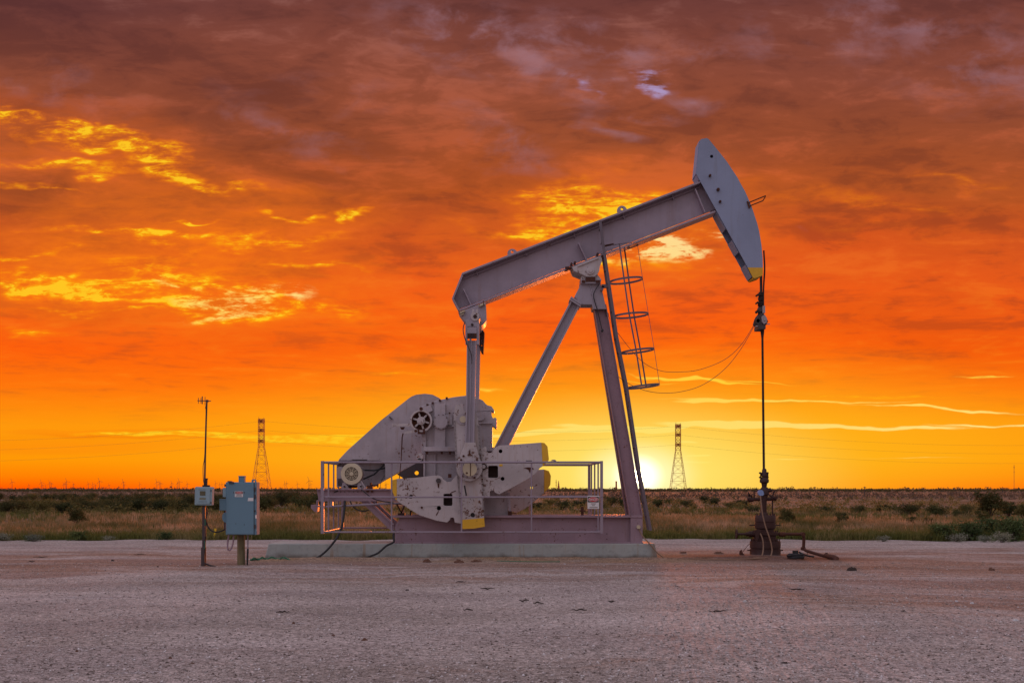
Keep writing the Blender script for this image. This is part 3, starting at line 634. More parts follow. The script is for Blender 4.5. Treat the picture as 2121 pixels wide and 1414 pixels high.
for k, (px, py, w, lab) in enumerate([(585, 1270, 27, 'dark stick lying on gravel in front of the slab, left side'), (1010, 1221, 30, 'dark twig in front of the slab near the centre'),
    (955, 1207, 22, 'thin dark twig nearest the slab front'), (1085, 1246, 22, 'short dark stick in the centre foreground, left of a pair'), (1115, 1251, 22, 'short dark stick in the centre foreground, right of a pair'),
    (1200, 1266, 32, 'long dark stick in front of the railing end'), (1487, 1268, 36, 'dark ragged stick below the well head'), (1266, 1247, 14, 'stubby dark stick in front of the samson post'),
    (970, 1265, 20, 'thin stick beside the white scrape'), (64, 1164, 17, 'dark stick on the far left of the pad'), (84, 1155, 30, 'long brown branch on the far left of the pad'),
    (1650, 1222, 34, 'thin twig on the pad right of the well head'), (290, 1149, 24, 'thin dark stick on the left pad')]):
    Y = gY(py); c = Wp(px, py, Y); L = w*Y/F; r = random.Random(k); a = r.uniform(-0.25, 0.25); mb = MB()
    pts = [(c.x+(t-0.5)*L*math.cos(a), c.y+(t-0.5)*L*math.sin(a)+r.uniform(-.02, .02), 0.012+r.uniform(0, 0.02)) for t in np.linspace(0, 1, 7)]
    mb.tube(pts, [0.003+0.008*math.sin(PI*min(max(t, .08), .9))*r.uniform(.6, 1.2) for t in np.linspace(0, 1, 7)], 6)
    mb.tube([pts[3], (pts[3][0]+L*0.18, pts[3][1]-0.08, 0.03)], [0.006, 0.002], 5)
    tag(mb.build('stick', 'clod', None, (c.x, c.y, 0)), lab, 'stick', G)

# ------------------------------------------------------------------ grass and scrub
def blades(name, n, region, hlo, hhi, w, m, label, seed, spread=0.35, clump=7, nz=None, cat='grass'):
    rs = np.random.RandomState(seed); nc = n//clump
    ylo, yhi = region
    U = rs.rand(nc*3); Yc = 1/(1/ylo**1.2+(1/yhi**1.2-1/ylo**1.2)*U); Yc = Yc**(1/1.2); Xc = (rs.rand(nc*3)*2-1)*(0.48*Yc+9)
    keep = Yc > pad_edge(Xc)-0.15+1.7*noise2(Xc*1.1, Xc*0+3, 77)+0.25*rs.rand(nc*3)
    if nz is not None: keep &= nz(Xc, Yc, rs)
    Xc, Yc = Xc[keep][:nc], Yc[keep][:nc]; nc = len(Xc)
    hc = rs.uniform(hlo, hhi, nc)*(0.75+0.5*(noise2(Xc*1.3, Yc*1.3, seed+1)+0.5).clip(0, 1))
    X = np.repeat(Xc, clump)+rs.normal(0, 0.07, nc*clump); Y = np.repeat(Yc, clump)+rs.normal(0, 0.07, nc*clump)
    H = np.repeat(hc, clump)*rs.uniform(0.5, 1.1, nc*clump); A = rs.rand(nc*clump)*2*PI; L = rs.normal(0, spread, nc*clump)*H; L2 = rs.normal(0, spread*.4, nc*clump)*H
    Wd = w*rs.uniform(0.6, 1.4, nc*clump)*(Y/45)
    dx, dy = np.cos(A)*Wd/2, np.sin(A)*Wd/2; z0 = np.full_like(X, -0.08)
    V = np.stack([np.stack([X-dx, Y-dy, z0], 1), np.stack([X+dx, Y+dy, z0], 1),
                  np.stack([X+dx*.8+L*0.4, Y+dy*.8+L2*.4, H*0.6], 1), np.stack([X-dx*.8+L*0.4, Y-dy*.8+L2*.4, H*0.6], 1),
                  np.stack([X+L, Y+L2, H], 1)], 1).reshape(-1, 3)
    k = len(X); base = np.arange(k)[:, None]*5
    F3 = np.concatenate([base+np.array([[0, 1, 2]]), base+np.array([[0, 2, 3]]), base+np.array([[3, 2, 4]])])
    return tag(rawmesh(name, V, F3, m), label, cat, kind='stuff')
blades('green_weeds', 130000, (35, 46), 0.08, 0.34, 0.022, 'greengrass', 'low green weeds growing along the far edge of the pad', 31, 0.4, 8,
       nz=lambda X, Y, r: (noise2(X*1.2, Y*1.2, 50)+np.clip((39.8-(Y-pad_edge(X))*1.6-36.5)*.14, -.9, .30)+r.normal(0, .12, len(X))) > 0.0)
blades('dry_grass', 185000, (36.5, 80), 0.13, 0.42, 0.020, 'straw', 'tall dry straw-coloured grass behind the pad', 32, 0.28, 9,
       nz=lambda X, Y, r: (0.7*noise2(X*1.1, Y*0.9, 51)+0.6*noise2(X*.35, Y*.5, 58)+np.clip((Y-pad_edge(X)-2.5)*.10, -.45, .18)+r.normal(0, .10, len(X))) > 0.20)
blades('olive_grass', 135000, (38, 95), 0.08, 0.26, 0.026, 'greengrass', 'olive green grass between the dry patches further back', 33, 0.4, 8,
       nz=lambda X, Y, r: (noise2(X*0.5, Y*0.8, 52)+r.normal(0, .12, len(X))) > 0.0)

def shrub_mesh(name, seed, h, w, nleaf, m, leaf=0.045, dome=0.35, bushy=True, parent=None):
    r = np.random.RandomState(seed); rr = random.Random(seed)
    nb = 9 if bushy else 6; tips = []; mb = MB()
    for k in range(nb):
        a = 2*PI*k/nb+rr.uniform(-.4, .4); t = rr.uniform(0.3, 1.0); hh = h*rr.uniform(0.55, 0.92); reach = w/2*t*0.75
        p0 = Vector((rr.uniform(-.04, .04), rr.uniform(-.04, .04), -0.08)); p1 = Vector((math.cos(a)*reach*.35, math.sin(a)*reach*.35, hh*.45)); p2 = Vector((math.cos(a)*reach, math.sin(a)*reach, hh))
        pts = smooth_path([p0, p1, p2], 4); mb.tube(pts, list(np.linspace(0.022*h, 0.006*h, len(pts))), 5)
        tips.append(p2)
        for q in range(3):
            e = pts[4+q]+Vector((rr.uniform(-1, 1)*w*.2, rr.uniform(-1, 1)*w*.2, rr.uniform(.0, .25)*h)); mb.tube([pts[3+q], e], [0.009*h, 0.003*h], 4); tips.append(e)
    mb.build('trunk', 'bark', parent)
    if bushy:
        for k in range(10): tips.append(Vector((rr.uniform(-1, 1)*w*.4, rr.uniform(-1, 1)*w*.4, rr.uniform(0.12, 0.5)*h)))
    tips = np.array([tuple(t) for t in tips]); nt_ = len(tips)
    idx = r.randint(0, nt_, nleaf); rad = r.uniform(0.10, 0.2, nt_)[idx]*w*(1 if bushy else 1.0)
    d = r.normal(0, 1, (nleaf, 3)); d /= np.linalg.norm(d, axis=1)[:, None]
    c = tips[idx]+d*(rad*r.rand(nleaf)**0.45)[:, None]*np.array([1, 1, 0.72]); c[:, 2] = np.maximum(c[:, 2], 0.02 if bushy else 0.34*h+0.1*r.rand(nleaf))
    a = r.normal(0, 1, (nleaf, 3)); a /= np.linalg.norm(a, axis=1)[:, None]; b = np.cross(a, r.normal(0, 1, (nleaf, 3))); b /= np.linalg.norm(b, axis=1)[:, None]
    s = leaf*r.uniform(0.6, 1.4, nleaf)[:, None]
    V = np.stack([c-a*s, c+b*s*.45, c+a*s, c-b*s*.45], 1).reshape(-1, 3)
    o = rawmesh('crown', V, np.arange(nleaf*4).reshape(-1, 4), m); o.parent = parent
    return o
protos = []
PH = {'mesquite_bush': 'dark rounded mesquite bush', 'sage_bush': 'pale sage bush', 'small_tree': 'small open mesquite tree', 'weed_clump': 'leafy green weed clump'}
def proto(kind, seed, h, w, nleaf, m, leaf, bushy):
    t = thing(kind, PH[kind], {'mesquite_bush': 'bush', 'sage_bush': 'bush', 'small_tree': 'tree', 'weed_clump': 'plant'}[kind], (0, 0, 0))
    shrub_mesh(kind, seed, h, w, nleaf, m, leaf, bushy=bushy, parent=t); t['_used'] = 0; return t
PB = [proto('mesquite_bush', 1, 1.25, 2.3, 3200, 'leafdark', 0.05, True), proto('mesquite_bush', 2, 1.1, 2.0, 2800, 'leafdark', 0.05, True), proto('mesquite_bush', 3, 1.35, 2.6, 3000, 'leafolive', 0.05, True)]
PT = [proto('small_tree', 4, 1.35, 1.6, 2300, 'leafolive', 0.05, False), proto('small_tree', 5, 1.3, 1.4, 2000, 'leafdark', 0.05, False)]
PS = [proto('sage_bush', 6, 0.45, 0.9, 900, 'sage', 0.022, True)]
PW = [proto('weed_clump', 7, 0.5, 1.0, 1600, 'leafgreen', 0.03, True)]
def plant(P, px, base_y, label, sc=1.0, rz=0.0, group=None, sy=1.0, X=None, Y=None):
    Y = gY(base_y) if Y is None else Y; c = Wp(px, base_y, Y)
    loc = (c.x if X is None else X, Y, 0.0 if Y < 34 else -0.05)
    s = (sc, sc, sc*sy)
    if not P['_used']:
        P['_used'] = 1; P.location = loc; P.rotation_euler = (0, 0, rz); P.scale = s; o = P
    else: o = dup(P, loc, rz, s)
    o['label'] = label
    if group: o['group'] = group
    return o
rg = random.Random(3)
# left band of dark bushes: their names by what they stand behind
def bandlabel(px, far):
    where = ('at the left edge' if px < 70 else 'left of the control box' if px < 395 else 'behind the control box and cabinet' if px < 545 else 'between cabinet and pumping unit' if px < 665 else
             'behind the motor end of the railing' if px < 830 else 'seen through the middle of the railing' if px < 1150 else 'seen through the right end of the railing' if px < 1290 else 'between the samson post and the well head' if px < 1560 else 'right of the well head')
    return where
for i in range(42):
    px = -30+i*17+rg.uniform(-7, 7); by = rg.uniform(1052, 1064) if px < 560 else rg.uniform(1044, 1054); P = PB[rg.choice((0, 1, 2, 2))]
    plant(P, px, by, 'dark bush in the nearer hedge of scrub, ' + bandlabel(px, 0), rg.uniform(0.6, 1.12)*(.8 if px < 190 else 1), rg.uniform(0, 6), 'nearer dark mesquite bushes ' + bandlabel(px, 0), rg.uniform(.85, 1.05))
for i in range(34):
    px = -20+i*22+rg.uniform(-9, 9); by = rg.uniform(1034, 1044)
    plant(PB[(i+1) % 3], px, by, 'darker bush in the second row of scrub, ' + bandlabel(px, 1), rg.uniform(0.75, 1.15), rg.uniform(0, 6), 'second row of bushes ' + bandlabel(px, 1), rg.uniform(.8, 1.0))
for i in range(16):
    px = 1080+i*31+rg.uniform(-9, 9); by = rg.uniform(1040, 1056)
    plant(PB[i % 3], px, by, 'low bush in the backlit scrub, ' + bandlabel(px, 0), rg.uniform(0.6, 0.95), rg.uniform(0, 6), 'low bushes ' + bandlabel(px, 0), rg.uniform(.7, .95))
for (px, by, k, sc, sy, lab) in [
    (2050, 1078, 0, 1.2, .98, 'tallest small tree on the right, with a forked dark trunk'), (2090, 1077, 1, 0.8, .95, 'small tree just right of the tallest one'),
    (2035, 1090, 1, 0.55, 1.0, 'small tree in front and left of the tallest one'), (1825, 1064, 0, 0.65, .8, 'leaning small tree in the scrub, right of centre right'),
    (1745, 1092, 1, 0.5, 1.0, 'young tree in dry grass, second from the well head'), (1630, 1091, 0, 0.62, 1.05, 'bushy young tree in dry grass, just right of the well head'),
    (1888, 1091, 1, 0.36, 1.0, 'sapling in dry grass, left one of a close pair'), (1925, 1092, 0, 0.36, 1.0, 'sapling in dry grass, right one of a close pair'),
    (158, 1092, 0, 0.62, 1.1, 'thin-stemmed little tree standing alone left of the control box'), (2118, 1079, 0, 0.7, 1.0, 'small tree cut by the right edge of the picture'),
    (640, 1060, 1, 0.75, .9, 'bare-stemmed small tree just left of the motor end')]:
    plant(PT[k], px, by, lab, sc, rg.uniform(0, 6), None, sy)
for (px, by, k, sc, lab) in [(1940, 1071, 0, 0.75, 'round bush left of the tallest tree on the right'), (1885, 1068, 2, 0.7, 'olive bush in the middle of the right scrub'), (1780, 1066, 2, 0.6, 'olive bush in the right scrub beyond the young tree'),
    (1990, 1074, 1, 0.6, 'low dark bush hugging the left side of the tallest tree'), (1850, 1063, 1, 0.6, 'dark bush beside the leaning tree'), (1710, 1064, 0, 0.55, 'low bush right of the first young tree by the well head'), (1560, 1064, 1, 0.6, 'low bush left of the well head'), (2000, 1064, 2, .6, 'olive bush far behind the tallest tree')]:
    plant(PB[k], px, by, lab, sc, rg.uniform(0, 6), None, 0.85)
for (px, by, sc, lab) in [(70, 1121, .55, 'pale sage bush on the pad edge at far left'), (5, 1120, .6, 'pale sage bush cut by the left edge'), (1985, 1122, .6, 'pale sage bush on the pad edge at right, left one'),
    (2075, 1123, .7, 'pale sage bush on the pad edge at right, right one'), (2040, 1122, .5, 'pale sage bush on the pad edge at right, middle one'), (1830, 1121, .45, 'pale sage bush on the pad edge right of the well head'), (225, 1119, .4, 'faint sage bush on the pad edge left of the control box')]:
    plant(PS[0], px, by, lab, sc*1.3, rg.uniform(0, 6), 'sage bushes on the pad edge')
for (px, by, sc, lab) in [(160, 1119, .75, 'bright green weed clump on the pad edge at left'), (60, 1120, .5, 'green weed clump beside the sage at far left'), (345, 1117, .6, 'green weed clump left of the control box'),
    (2010, 1118, 1.3, 'green weed clump behind the sage on the right'), (2100, 1120, 1.6, 'largest green weed clump at the right edge'), (1950, 1118, 1.2, 'green weed clump left of the sage on the right'), (2055, 1114, 1.5, 'dark green weed clump behind the right sage bushes')]:
    plant(PW[0], px, by, lab, sc, rg.uniform(0, 6), 'green weed clumps on the pad edge')

def far_scrub(name, n, ylo, yhi, hlo, hhi, tris, m, label, seed, xk=0.46, pw=1.0, keepf=None):
    r = np.random.RandomState(seed); U = r.rand(n); Y = (1/(1/ylo**pw+(1/yhi**pw-1/ylo**pw)*U))**(1/pw); X = (r.rand(n)*2-1)*(xk*Y+16)
    if keepf is not None:
        k = keepf(X, Y); X, Y = X[k], Y[k]; n = len(X)
    H = r.uniform(hlo, hhi, n); Wd = H*r.uniform(0.9, 2.2, n)
    d = r.normal(0, 1, (n, tris, 3)); d /= np.linalg.norm(d, axis=2)[..., None]; rad = r.rand(n, tris, 1)**0.5
    c = d*rad*np.stack([Wd/2, Wd/2, H/2], 1)[:, None]; c[..., 2] = np.abs(c[..., 2]+H[:, None]*.42)
    s = (H*0.30)[:, None, None]*r.uniform(.5, 1.2, (n, tris, 1))*(7.0/tris**.8+.25)
    e1 = r.normal(0, 1, (n, tris, 3)); e2 = r.normal(0, 1, (n, tris, 3))
    V = np.stack([c-e1*s*.5, c+e1*s*.5, c+e2*s*.6], 2)+np.stack([X, Y, np.full(n, -.06)], 1)[:, None, None]
    V[..., 2] = np.maximum(V[..., 2], -0.1)
    return tag(rawmesh(name, V.reshape(-1, 3), np.arange(n*tris*3).reshape(-1, 3), m), label, 'scrub', kind='stuff')
far_scrub('near_scrub', 1500, 72, 210, 0.25, 0.85, 70, 'leafolive', 'scattered low creosote scrub on the flat behind the grass', 61)
far_scrub('middle_scrub', 4200, 180, 900, 0.35, 1.1, 26, 'farscrub', 'brown scrub dotting the plain towards the horizon', 62, pw=.35)
far_scrub('horizon_scrub', 6000, 600, 2600, 0.9, 2.3, 14, 'leafolive', 'dark line of far scrub and trees on the horizon', 63, pw=.6)
far_scrub('horizon_trees', 380, 800, 1200, 2.4, 3.6, 26, 'farscrub', 'scattered taller trees breaking the horizon line', 64)

# ------------------------------------------------------------------ pumping unit
YC = 28.4
pj = thing('pumpjack', 'large grey oil well pumpjack with raised horse head, yellow-tipped counterweights and caged ladder', 'pumpjack', Wp(1075, 1125.5, YC))

def yl(p): return 565-0.3862*(p-958)      # top line of the walking beam
# walking beam
beam = MB().prism([(958, 570), (1452, 379), (1482, 434), (1006, 619), (951, 640), (937, 618)], 28.375, 28.425, ref=YC)
beam.strip((957, 567), (1454, 375.5), 4.0, 28.13, 28.67, ref=28.13)
beam.strip((951, 642.5), (1482, 437.5), 4.0, 28.13, 28.67, ref=28.13)
beam.prism([(957, 565), (936, 618), (950, 644), (953, 643), (940, 618), (960, 568)], 28.16, 28.64, ref=28.16)
beam = beam.build('walking_beam', 'steel_clean', pj, bevel=0.006)
st = MB()
for a, b in (((1198, 503), (1217, 543)), ((960, 598), (976, 632)), ((1440, 392), (1460, 440))):
    st.strip(a, b, 2.0, 28.17, 28.375, ref=28.2)
st.build('web_stiffener', 'steel_clean', beam)
gl = MB(); gl.tube([Wp(957, 577.5, 28.3), Wp(1448, 388, 28.3)], 0.014, 8)
for x in (988, 1090, 1190, 1292, 1394):
    y = 577.5-(x-957)*0.386; gl.strip((x-1.5, y-5), (x+1.5, y+4), 1.6, 28.27, 28.37)
gl.build('grease_line', 'rail', beam)
for x, y in ((1061, 526), (1288, 437)):
    arc = [(x+10*math.cos(a), y-1-9*math.sin(a)) for a in np.linspace(-0.25, PI+0.55, 18)]
    MB().prism(arc, 28.36, 28.44, holes=[[(x+3.0*math.cos(a), y-3.5+3.0*math.sin(a)) for a in np.linspace(0, 2*PI, 12, endpoint=False)]], ref=YC).build('lifting_lug', 'steel_clean', beam)
br = MB().prism([(1249, 508), (1271, 503.5), (1271.5, 506), (1250, 511)], 28.12, 28.2, holes=[[(1252, 508.6), (1269, 505), (1269, 505.6), (1252, 509.3)]]); br.build('bracket', 'rust', beam)

# horse head: two cheek plates, curved face plate, back plates
HP = [(1449.7, 291), (1452.5, 288.2), (1464, 286.3), (1467.7, 288.2), (1480, 303), (1493, 319), (1505, 334), (1516.7, 351.7), (1527, 367), (1535, 382), (1543, 396), (1549.3, 410), (1557, 428), (1563.3, 447.3), (1568.5, 463), (1572.7, 480),
      (1577.3, 508), (1579.7, 533.7), (1580, 554)]
TIP = [(1580, 554), (1580, 568.6), (1578, 571), (1563.3, 576), (1560, 575), (1549, 554)]
hh = thing('horse_head', None, None, (0, 0, 0)); bpy.data.objects.remove(hh)
cheek = HP+[(1549, 554), (1442, 359.8)]
hole = [(1474+3.4*math.cos(a), 324+3.4*math.sin(a)) for a in np.linspace(0, 2*PI, 14, endpoint=False)]
hm = MB().prism(cheek, 28.10, 28.125, holes=[hole]); hm.prism(cheek, 28.675, 28.70, ref=28.10)
full = HP+TIP[1:-1]
def inset(pts, c, k): return [(c[0]+(x-c[0])*k, c[1]+(y-c[1])*k) for x, y in pts]
rim_o = HP[2:]+[(1580, 568)]; rim_i = [(x-2.5, y+1.2) for x, y in rim_o]
hm.prism(rim_o+rim_i[::-1], 28.125, 28.675, ref=28.10)
# back edge plates with gaps
def lerp(a, b, t): return (a[0]+(b[0]-a[0])*t, a[1]+(b[1]-a[1])*t)
B0, B1 = (1443, 361), (1558, 573)
for t0, t1 in ((0.0, 0.05), (0.36, 0.53), (0.64, 0.76), (0.88, 1.0)):
    hm.strip(lerp(B0, B1, t0), lerp(B0, B1, t1), 1.2, 28.16, 28.675, ref=28.10)
hm.strip((1449, 292), (1442, 360), 1.4, 28.125, 28.675, ref=28.10)
hm.strip((1450, 291), (1464, 287), 1.4, 28.125, 28.675, ref=28.10)
head = hm.build('horse_head', 'head', pj)
tp = MB(); tp.prism(TIP, 28.10, 28.125); tp.prism(TIP, 28.675, 28.70, ref=28.10); tp.strip((1579, 569), (1560, 575), 1.6, 28.125, 28.675, ref=28.10)
tag(tp.build('head_tip', 'yellow', head), 'yellow painted lower tip')
for (x, y, r) in ((1471, 363, 2.6), (1488, 392, 3.2), (1492, 417, 2.6)):
    MB().disc(x, y, r, 28.03, 28.10, 10).disc(x, y, r*.5, 27.99, 28.03, 8).build('bolt', 'rust', head)
MB().tube([Wp(1548, 421, 28.08), Wp(1586, 405.5, 28.05), Wp(1585, 408, 28.05), Wp(1580, 416, 28.08), Wp(1552, 427, 28.08)], 0.014, 6).tube([Wp(1548, 417, 28.08), Wp(1552, 431, 28.08)], 0.02, 6).build('handle', 'rust', head)

# centre bearing and samson post
cb = MB().prism([(1184.9, 553), (1247, 529), (1247, 541), (1243, 548), (1241.5, 560), (1237, 568), (1231, 573), (1215, 573), (1206, 568), (1189, 561)], 28.02, 28.78)
cb.disc(1223, 560, 8, 27.97, 28.02); cb.disc(1223, 560, 4, 27.94, 27.97, 14)
cb.prism([(1203, 575), (1208, 569), (1238, 569), (1243, 575), (1246, 580), (1203, 580)], 28.1, 28.7)
cb.strip((1197, 551), (1240, 534), 1.5, 27.98, 28.02)
center = cb.build('center_bearing', 'worn', pj, bevel=0.006)
bb = MB()
for x, y in ((1184, 546), (1191, 543), (1238, 525.5), (1247, 531)): bb.disc(x, y, 2.4, 28.0, 28.25, 8)
bb.rect(1171, 552, 1183, 557, 28.1, 28.25); bb.strip((1170, 560), (1186, 552), 3, 28.15, 28.3); bb.strip((1246, 538), (1249, 528), 4, 28.05, 28.3)
bb.build('bearing_bolt', 'rust', center)
sp = MB().rect(1203, 579, 1244.5, 587, 28.02, 28.78).prism([(1204, 587), (1244, 587), (1256, 640), (1228, 640), (1226, 630.5), (1203, 630.5), (1190, 614)], 28.12, 28.68)
sp.prism([(1221, 588), (1223, 588), (1236, 640), (1233, 640)], 28.09, 28.12)
post = sp.build('samson_post', 'steel', pj, bevel=0.006)
MB().rect(1205, 580, 1212, 585, 27.98, 28.04).rect(1234, 580, 1243, 585, 27.98, 28.04).rect(1213, 574, 1233, 583, 28.0, 28.08).build('saddle_clamp', 'rust', post)
for name, yt, yb in (('front_leg', 28.30, 27.98), ('front_leg', 28.52, 28.86)):
    p = Wp(1242, 634, 28.3); p.y = yt; q = Wp(1317.5, 1072, 28.0); q.y = yb
    lg = MB(); lg.beam(p, q, 0.27, 0.05, (0, 1, 0))
    d = (q-p).normalized(); side = Vector((0, 1, 0)).cross(d).normalized()
    for sgn in (-1, 1):
        o_ = side*0.137*sgn; lg.beam(p+o_, q+o_, 0.02, 0.20, (0, 1, 0))
    lg.build(name, 'leg', post)
rb = MB().prism([(1184, 619), (1202, 631), (1125, 782), (1014, 1004), (984, 1004), (1100, 779)], 28.22, 28.26).prism([(1184, 619), (1187, 621), (1103, 781), (987, 1004), (984, 1004), (1100, 779)], 28.12, 28.58, ref=28.22)
rb.prism([(1199, 629), (1202, 631), (1125, 782), (1014, 1004), (1011, 1004), (1122, 780)], 28.12, 28.58, ref=28.22)
rb.strip((1182, 616), (1204, 630), 4, 28.05, 28.65, ref=28.1); rb.strip((1180, 620), (1202, 634), 3, 28.05, 28.65, ref=28.1)
rb.build('rear_leg', 'steel', post)
MB().tube(pxpath([(1240, 590, 28.05), (1231, 605, 28.05), (1230, 618, 28.05), (1238, 645, 28.1), (1247, 683, 28.12)], 28, 5), 0.011, 6).disc(1248, 684, 2.5, 28.02, 28.15, 10).build('grease_hose', 'black', post)
MB().tube([Wp(1253, 640, 28.2), Wp(1260, 650, 28.2), Wp(1261, 654, 28.2), Wp(1254, 653, 28.2), Wp(1253, 643, 28.2)], 0.01, 6).tube([Wp(1260, 654, 28.2), Wp(1264, 661, 28.2)], .005, 5).build('cable_hook', 'dark', post)

# ladder with cage
LP = [(1242.5, 459), (1249, 510), (1257, 562), (1277, 697), (1298, 803), (1323, 970), (1347, 1098)]
ladder = MB(); 
def lad(t, Y):
    L = LP; s = t*(len(L)-1); i = min(int(s), len(L)-2); f = s-i; return Wp(L[i][0]+(L[i+1][0]-L[i][0])*f, L[i][1]+(L[i+1][1]-L[i][1])*f, 28.0)*1.0+Vector((0, Y-28.0, 0))
def lady(y, Y=27.92):
    for (a, b) in zip(LP, LP[1:]):
        if a[1] <= y <= b[1]:
            f = (y-a[1])/(b[1]-a[1]); p = Wp(a[0]+(b[0]-a[0])*f, y, 28.0); return Vector((p.x, Y, p.z))
    p = Wp(LP[-1][0], y, 28.0); return Vector((p.x, Y, p.z))
for Y in (27.92, 28.40):
    pts = [Wp(x, y, 28.0)+Vector((0, Y-28.0, 0)) for x, y in LP]
    for a, b in zip(pts, pts[1:]): ladder.beam(a, b, 0.062, 0.03, (0, 1, 0))
lo = ladder.build('ladder', 'ladder', pj)
rn = MB()
for k in range(22):
    y = 470+k*28.5; a = lady(y); b = lady(y, 28.40); rn.tube([a, b], 0.013, 6)
rn.build('rung', 'ladder', lo)
MB().strip((1246, 592), (1262, 592), 7, 28.0, 28.1).strip((1246, 602), (1250, 592), 5, 28.0, 28.1).build('ladder_bracket', 'ladder', lo)
cent = []
for i, (xl, ylf, xr, yr) in enumerate(((1262, 585, 1331, 577), (1271, 656, 1343, 650), (1287, 731, 1355, 722.5), (1299, 804, 1366, 796))):
    a = Wp(xl, ylf, 28.16); b = Wp(xr, yr, 28.16); c = (a+b)/2; ux = (b-a)/2; cent.append((c, ux)); uy = Vector((0, ux.length*1.02, 0))
    mb = MB(); N = 30
    pts = [c+ux*math.cos(2*PI*k/N)+uy*math.sin(2*PI*k/N) for k in range(N)]
    nrm = ux.cross(uy).normalized()
    for k in range(N): mb.beam(pts[k], pts[(k+1) % N]+(pts[(k+1) % N]-pts[k])*.04, 0.045, 0.010, nrm.cross((pts[(k+1) % N]-pts[k]).normalized()))
    mb.build('cage_hoop', 'ladder', lo)
c0, u0 = cent[0]; ct = Wp(1287, 511, 28.16); ut = u0*0.97
mb = MB(); N = 24
pts = [ct+ut*math.cos(a)+Vector((0, ut.length*math.sin(a), 0)) for a in np.linspace(-2.2, 2.2, N)]
for k in range(N-1): mb.beam(pts[k], pts[k+1], 0.04, 0.010, (0, 0, 1))
mb.build('cage_hoop', 'ladder', lo)
allc = [(ct, ut)]+cent
for ang, thick in ((-1.78, 0.034), (1.28, 0.034), (0.0, 0.012)):
    mb = MB()
    for (ca, ua), (cb_, ub) in zip(allc, allc[1:]):
        mb.beam(ca+ua*math.cos(ang)+Vector((0, ua.length*math.sin(ang), 0)), cb_+ub*math.cos(ang)+Vector((0, ub.length*math.sin(ang), 0)), thick, 0.01, (math.cos(ang), math.sin(ang), 0))
    mb.build('cage_strap', 'ladder', lo)

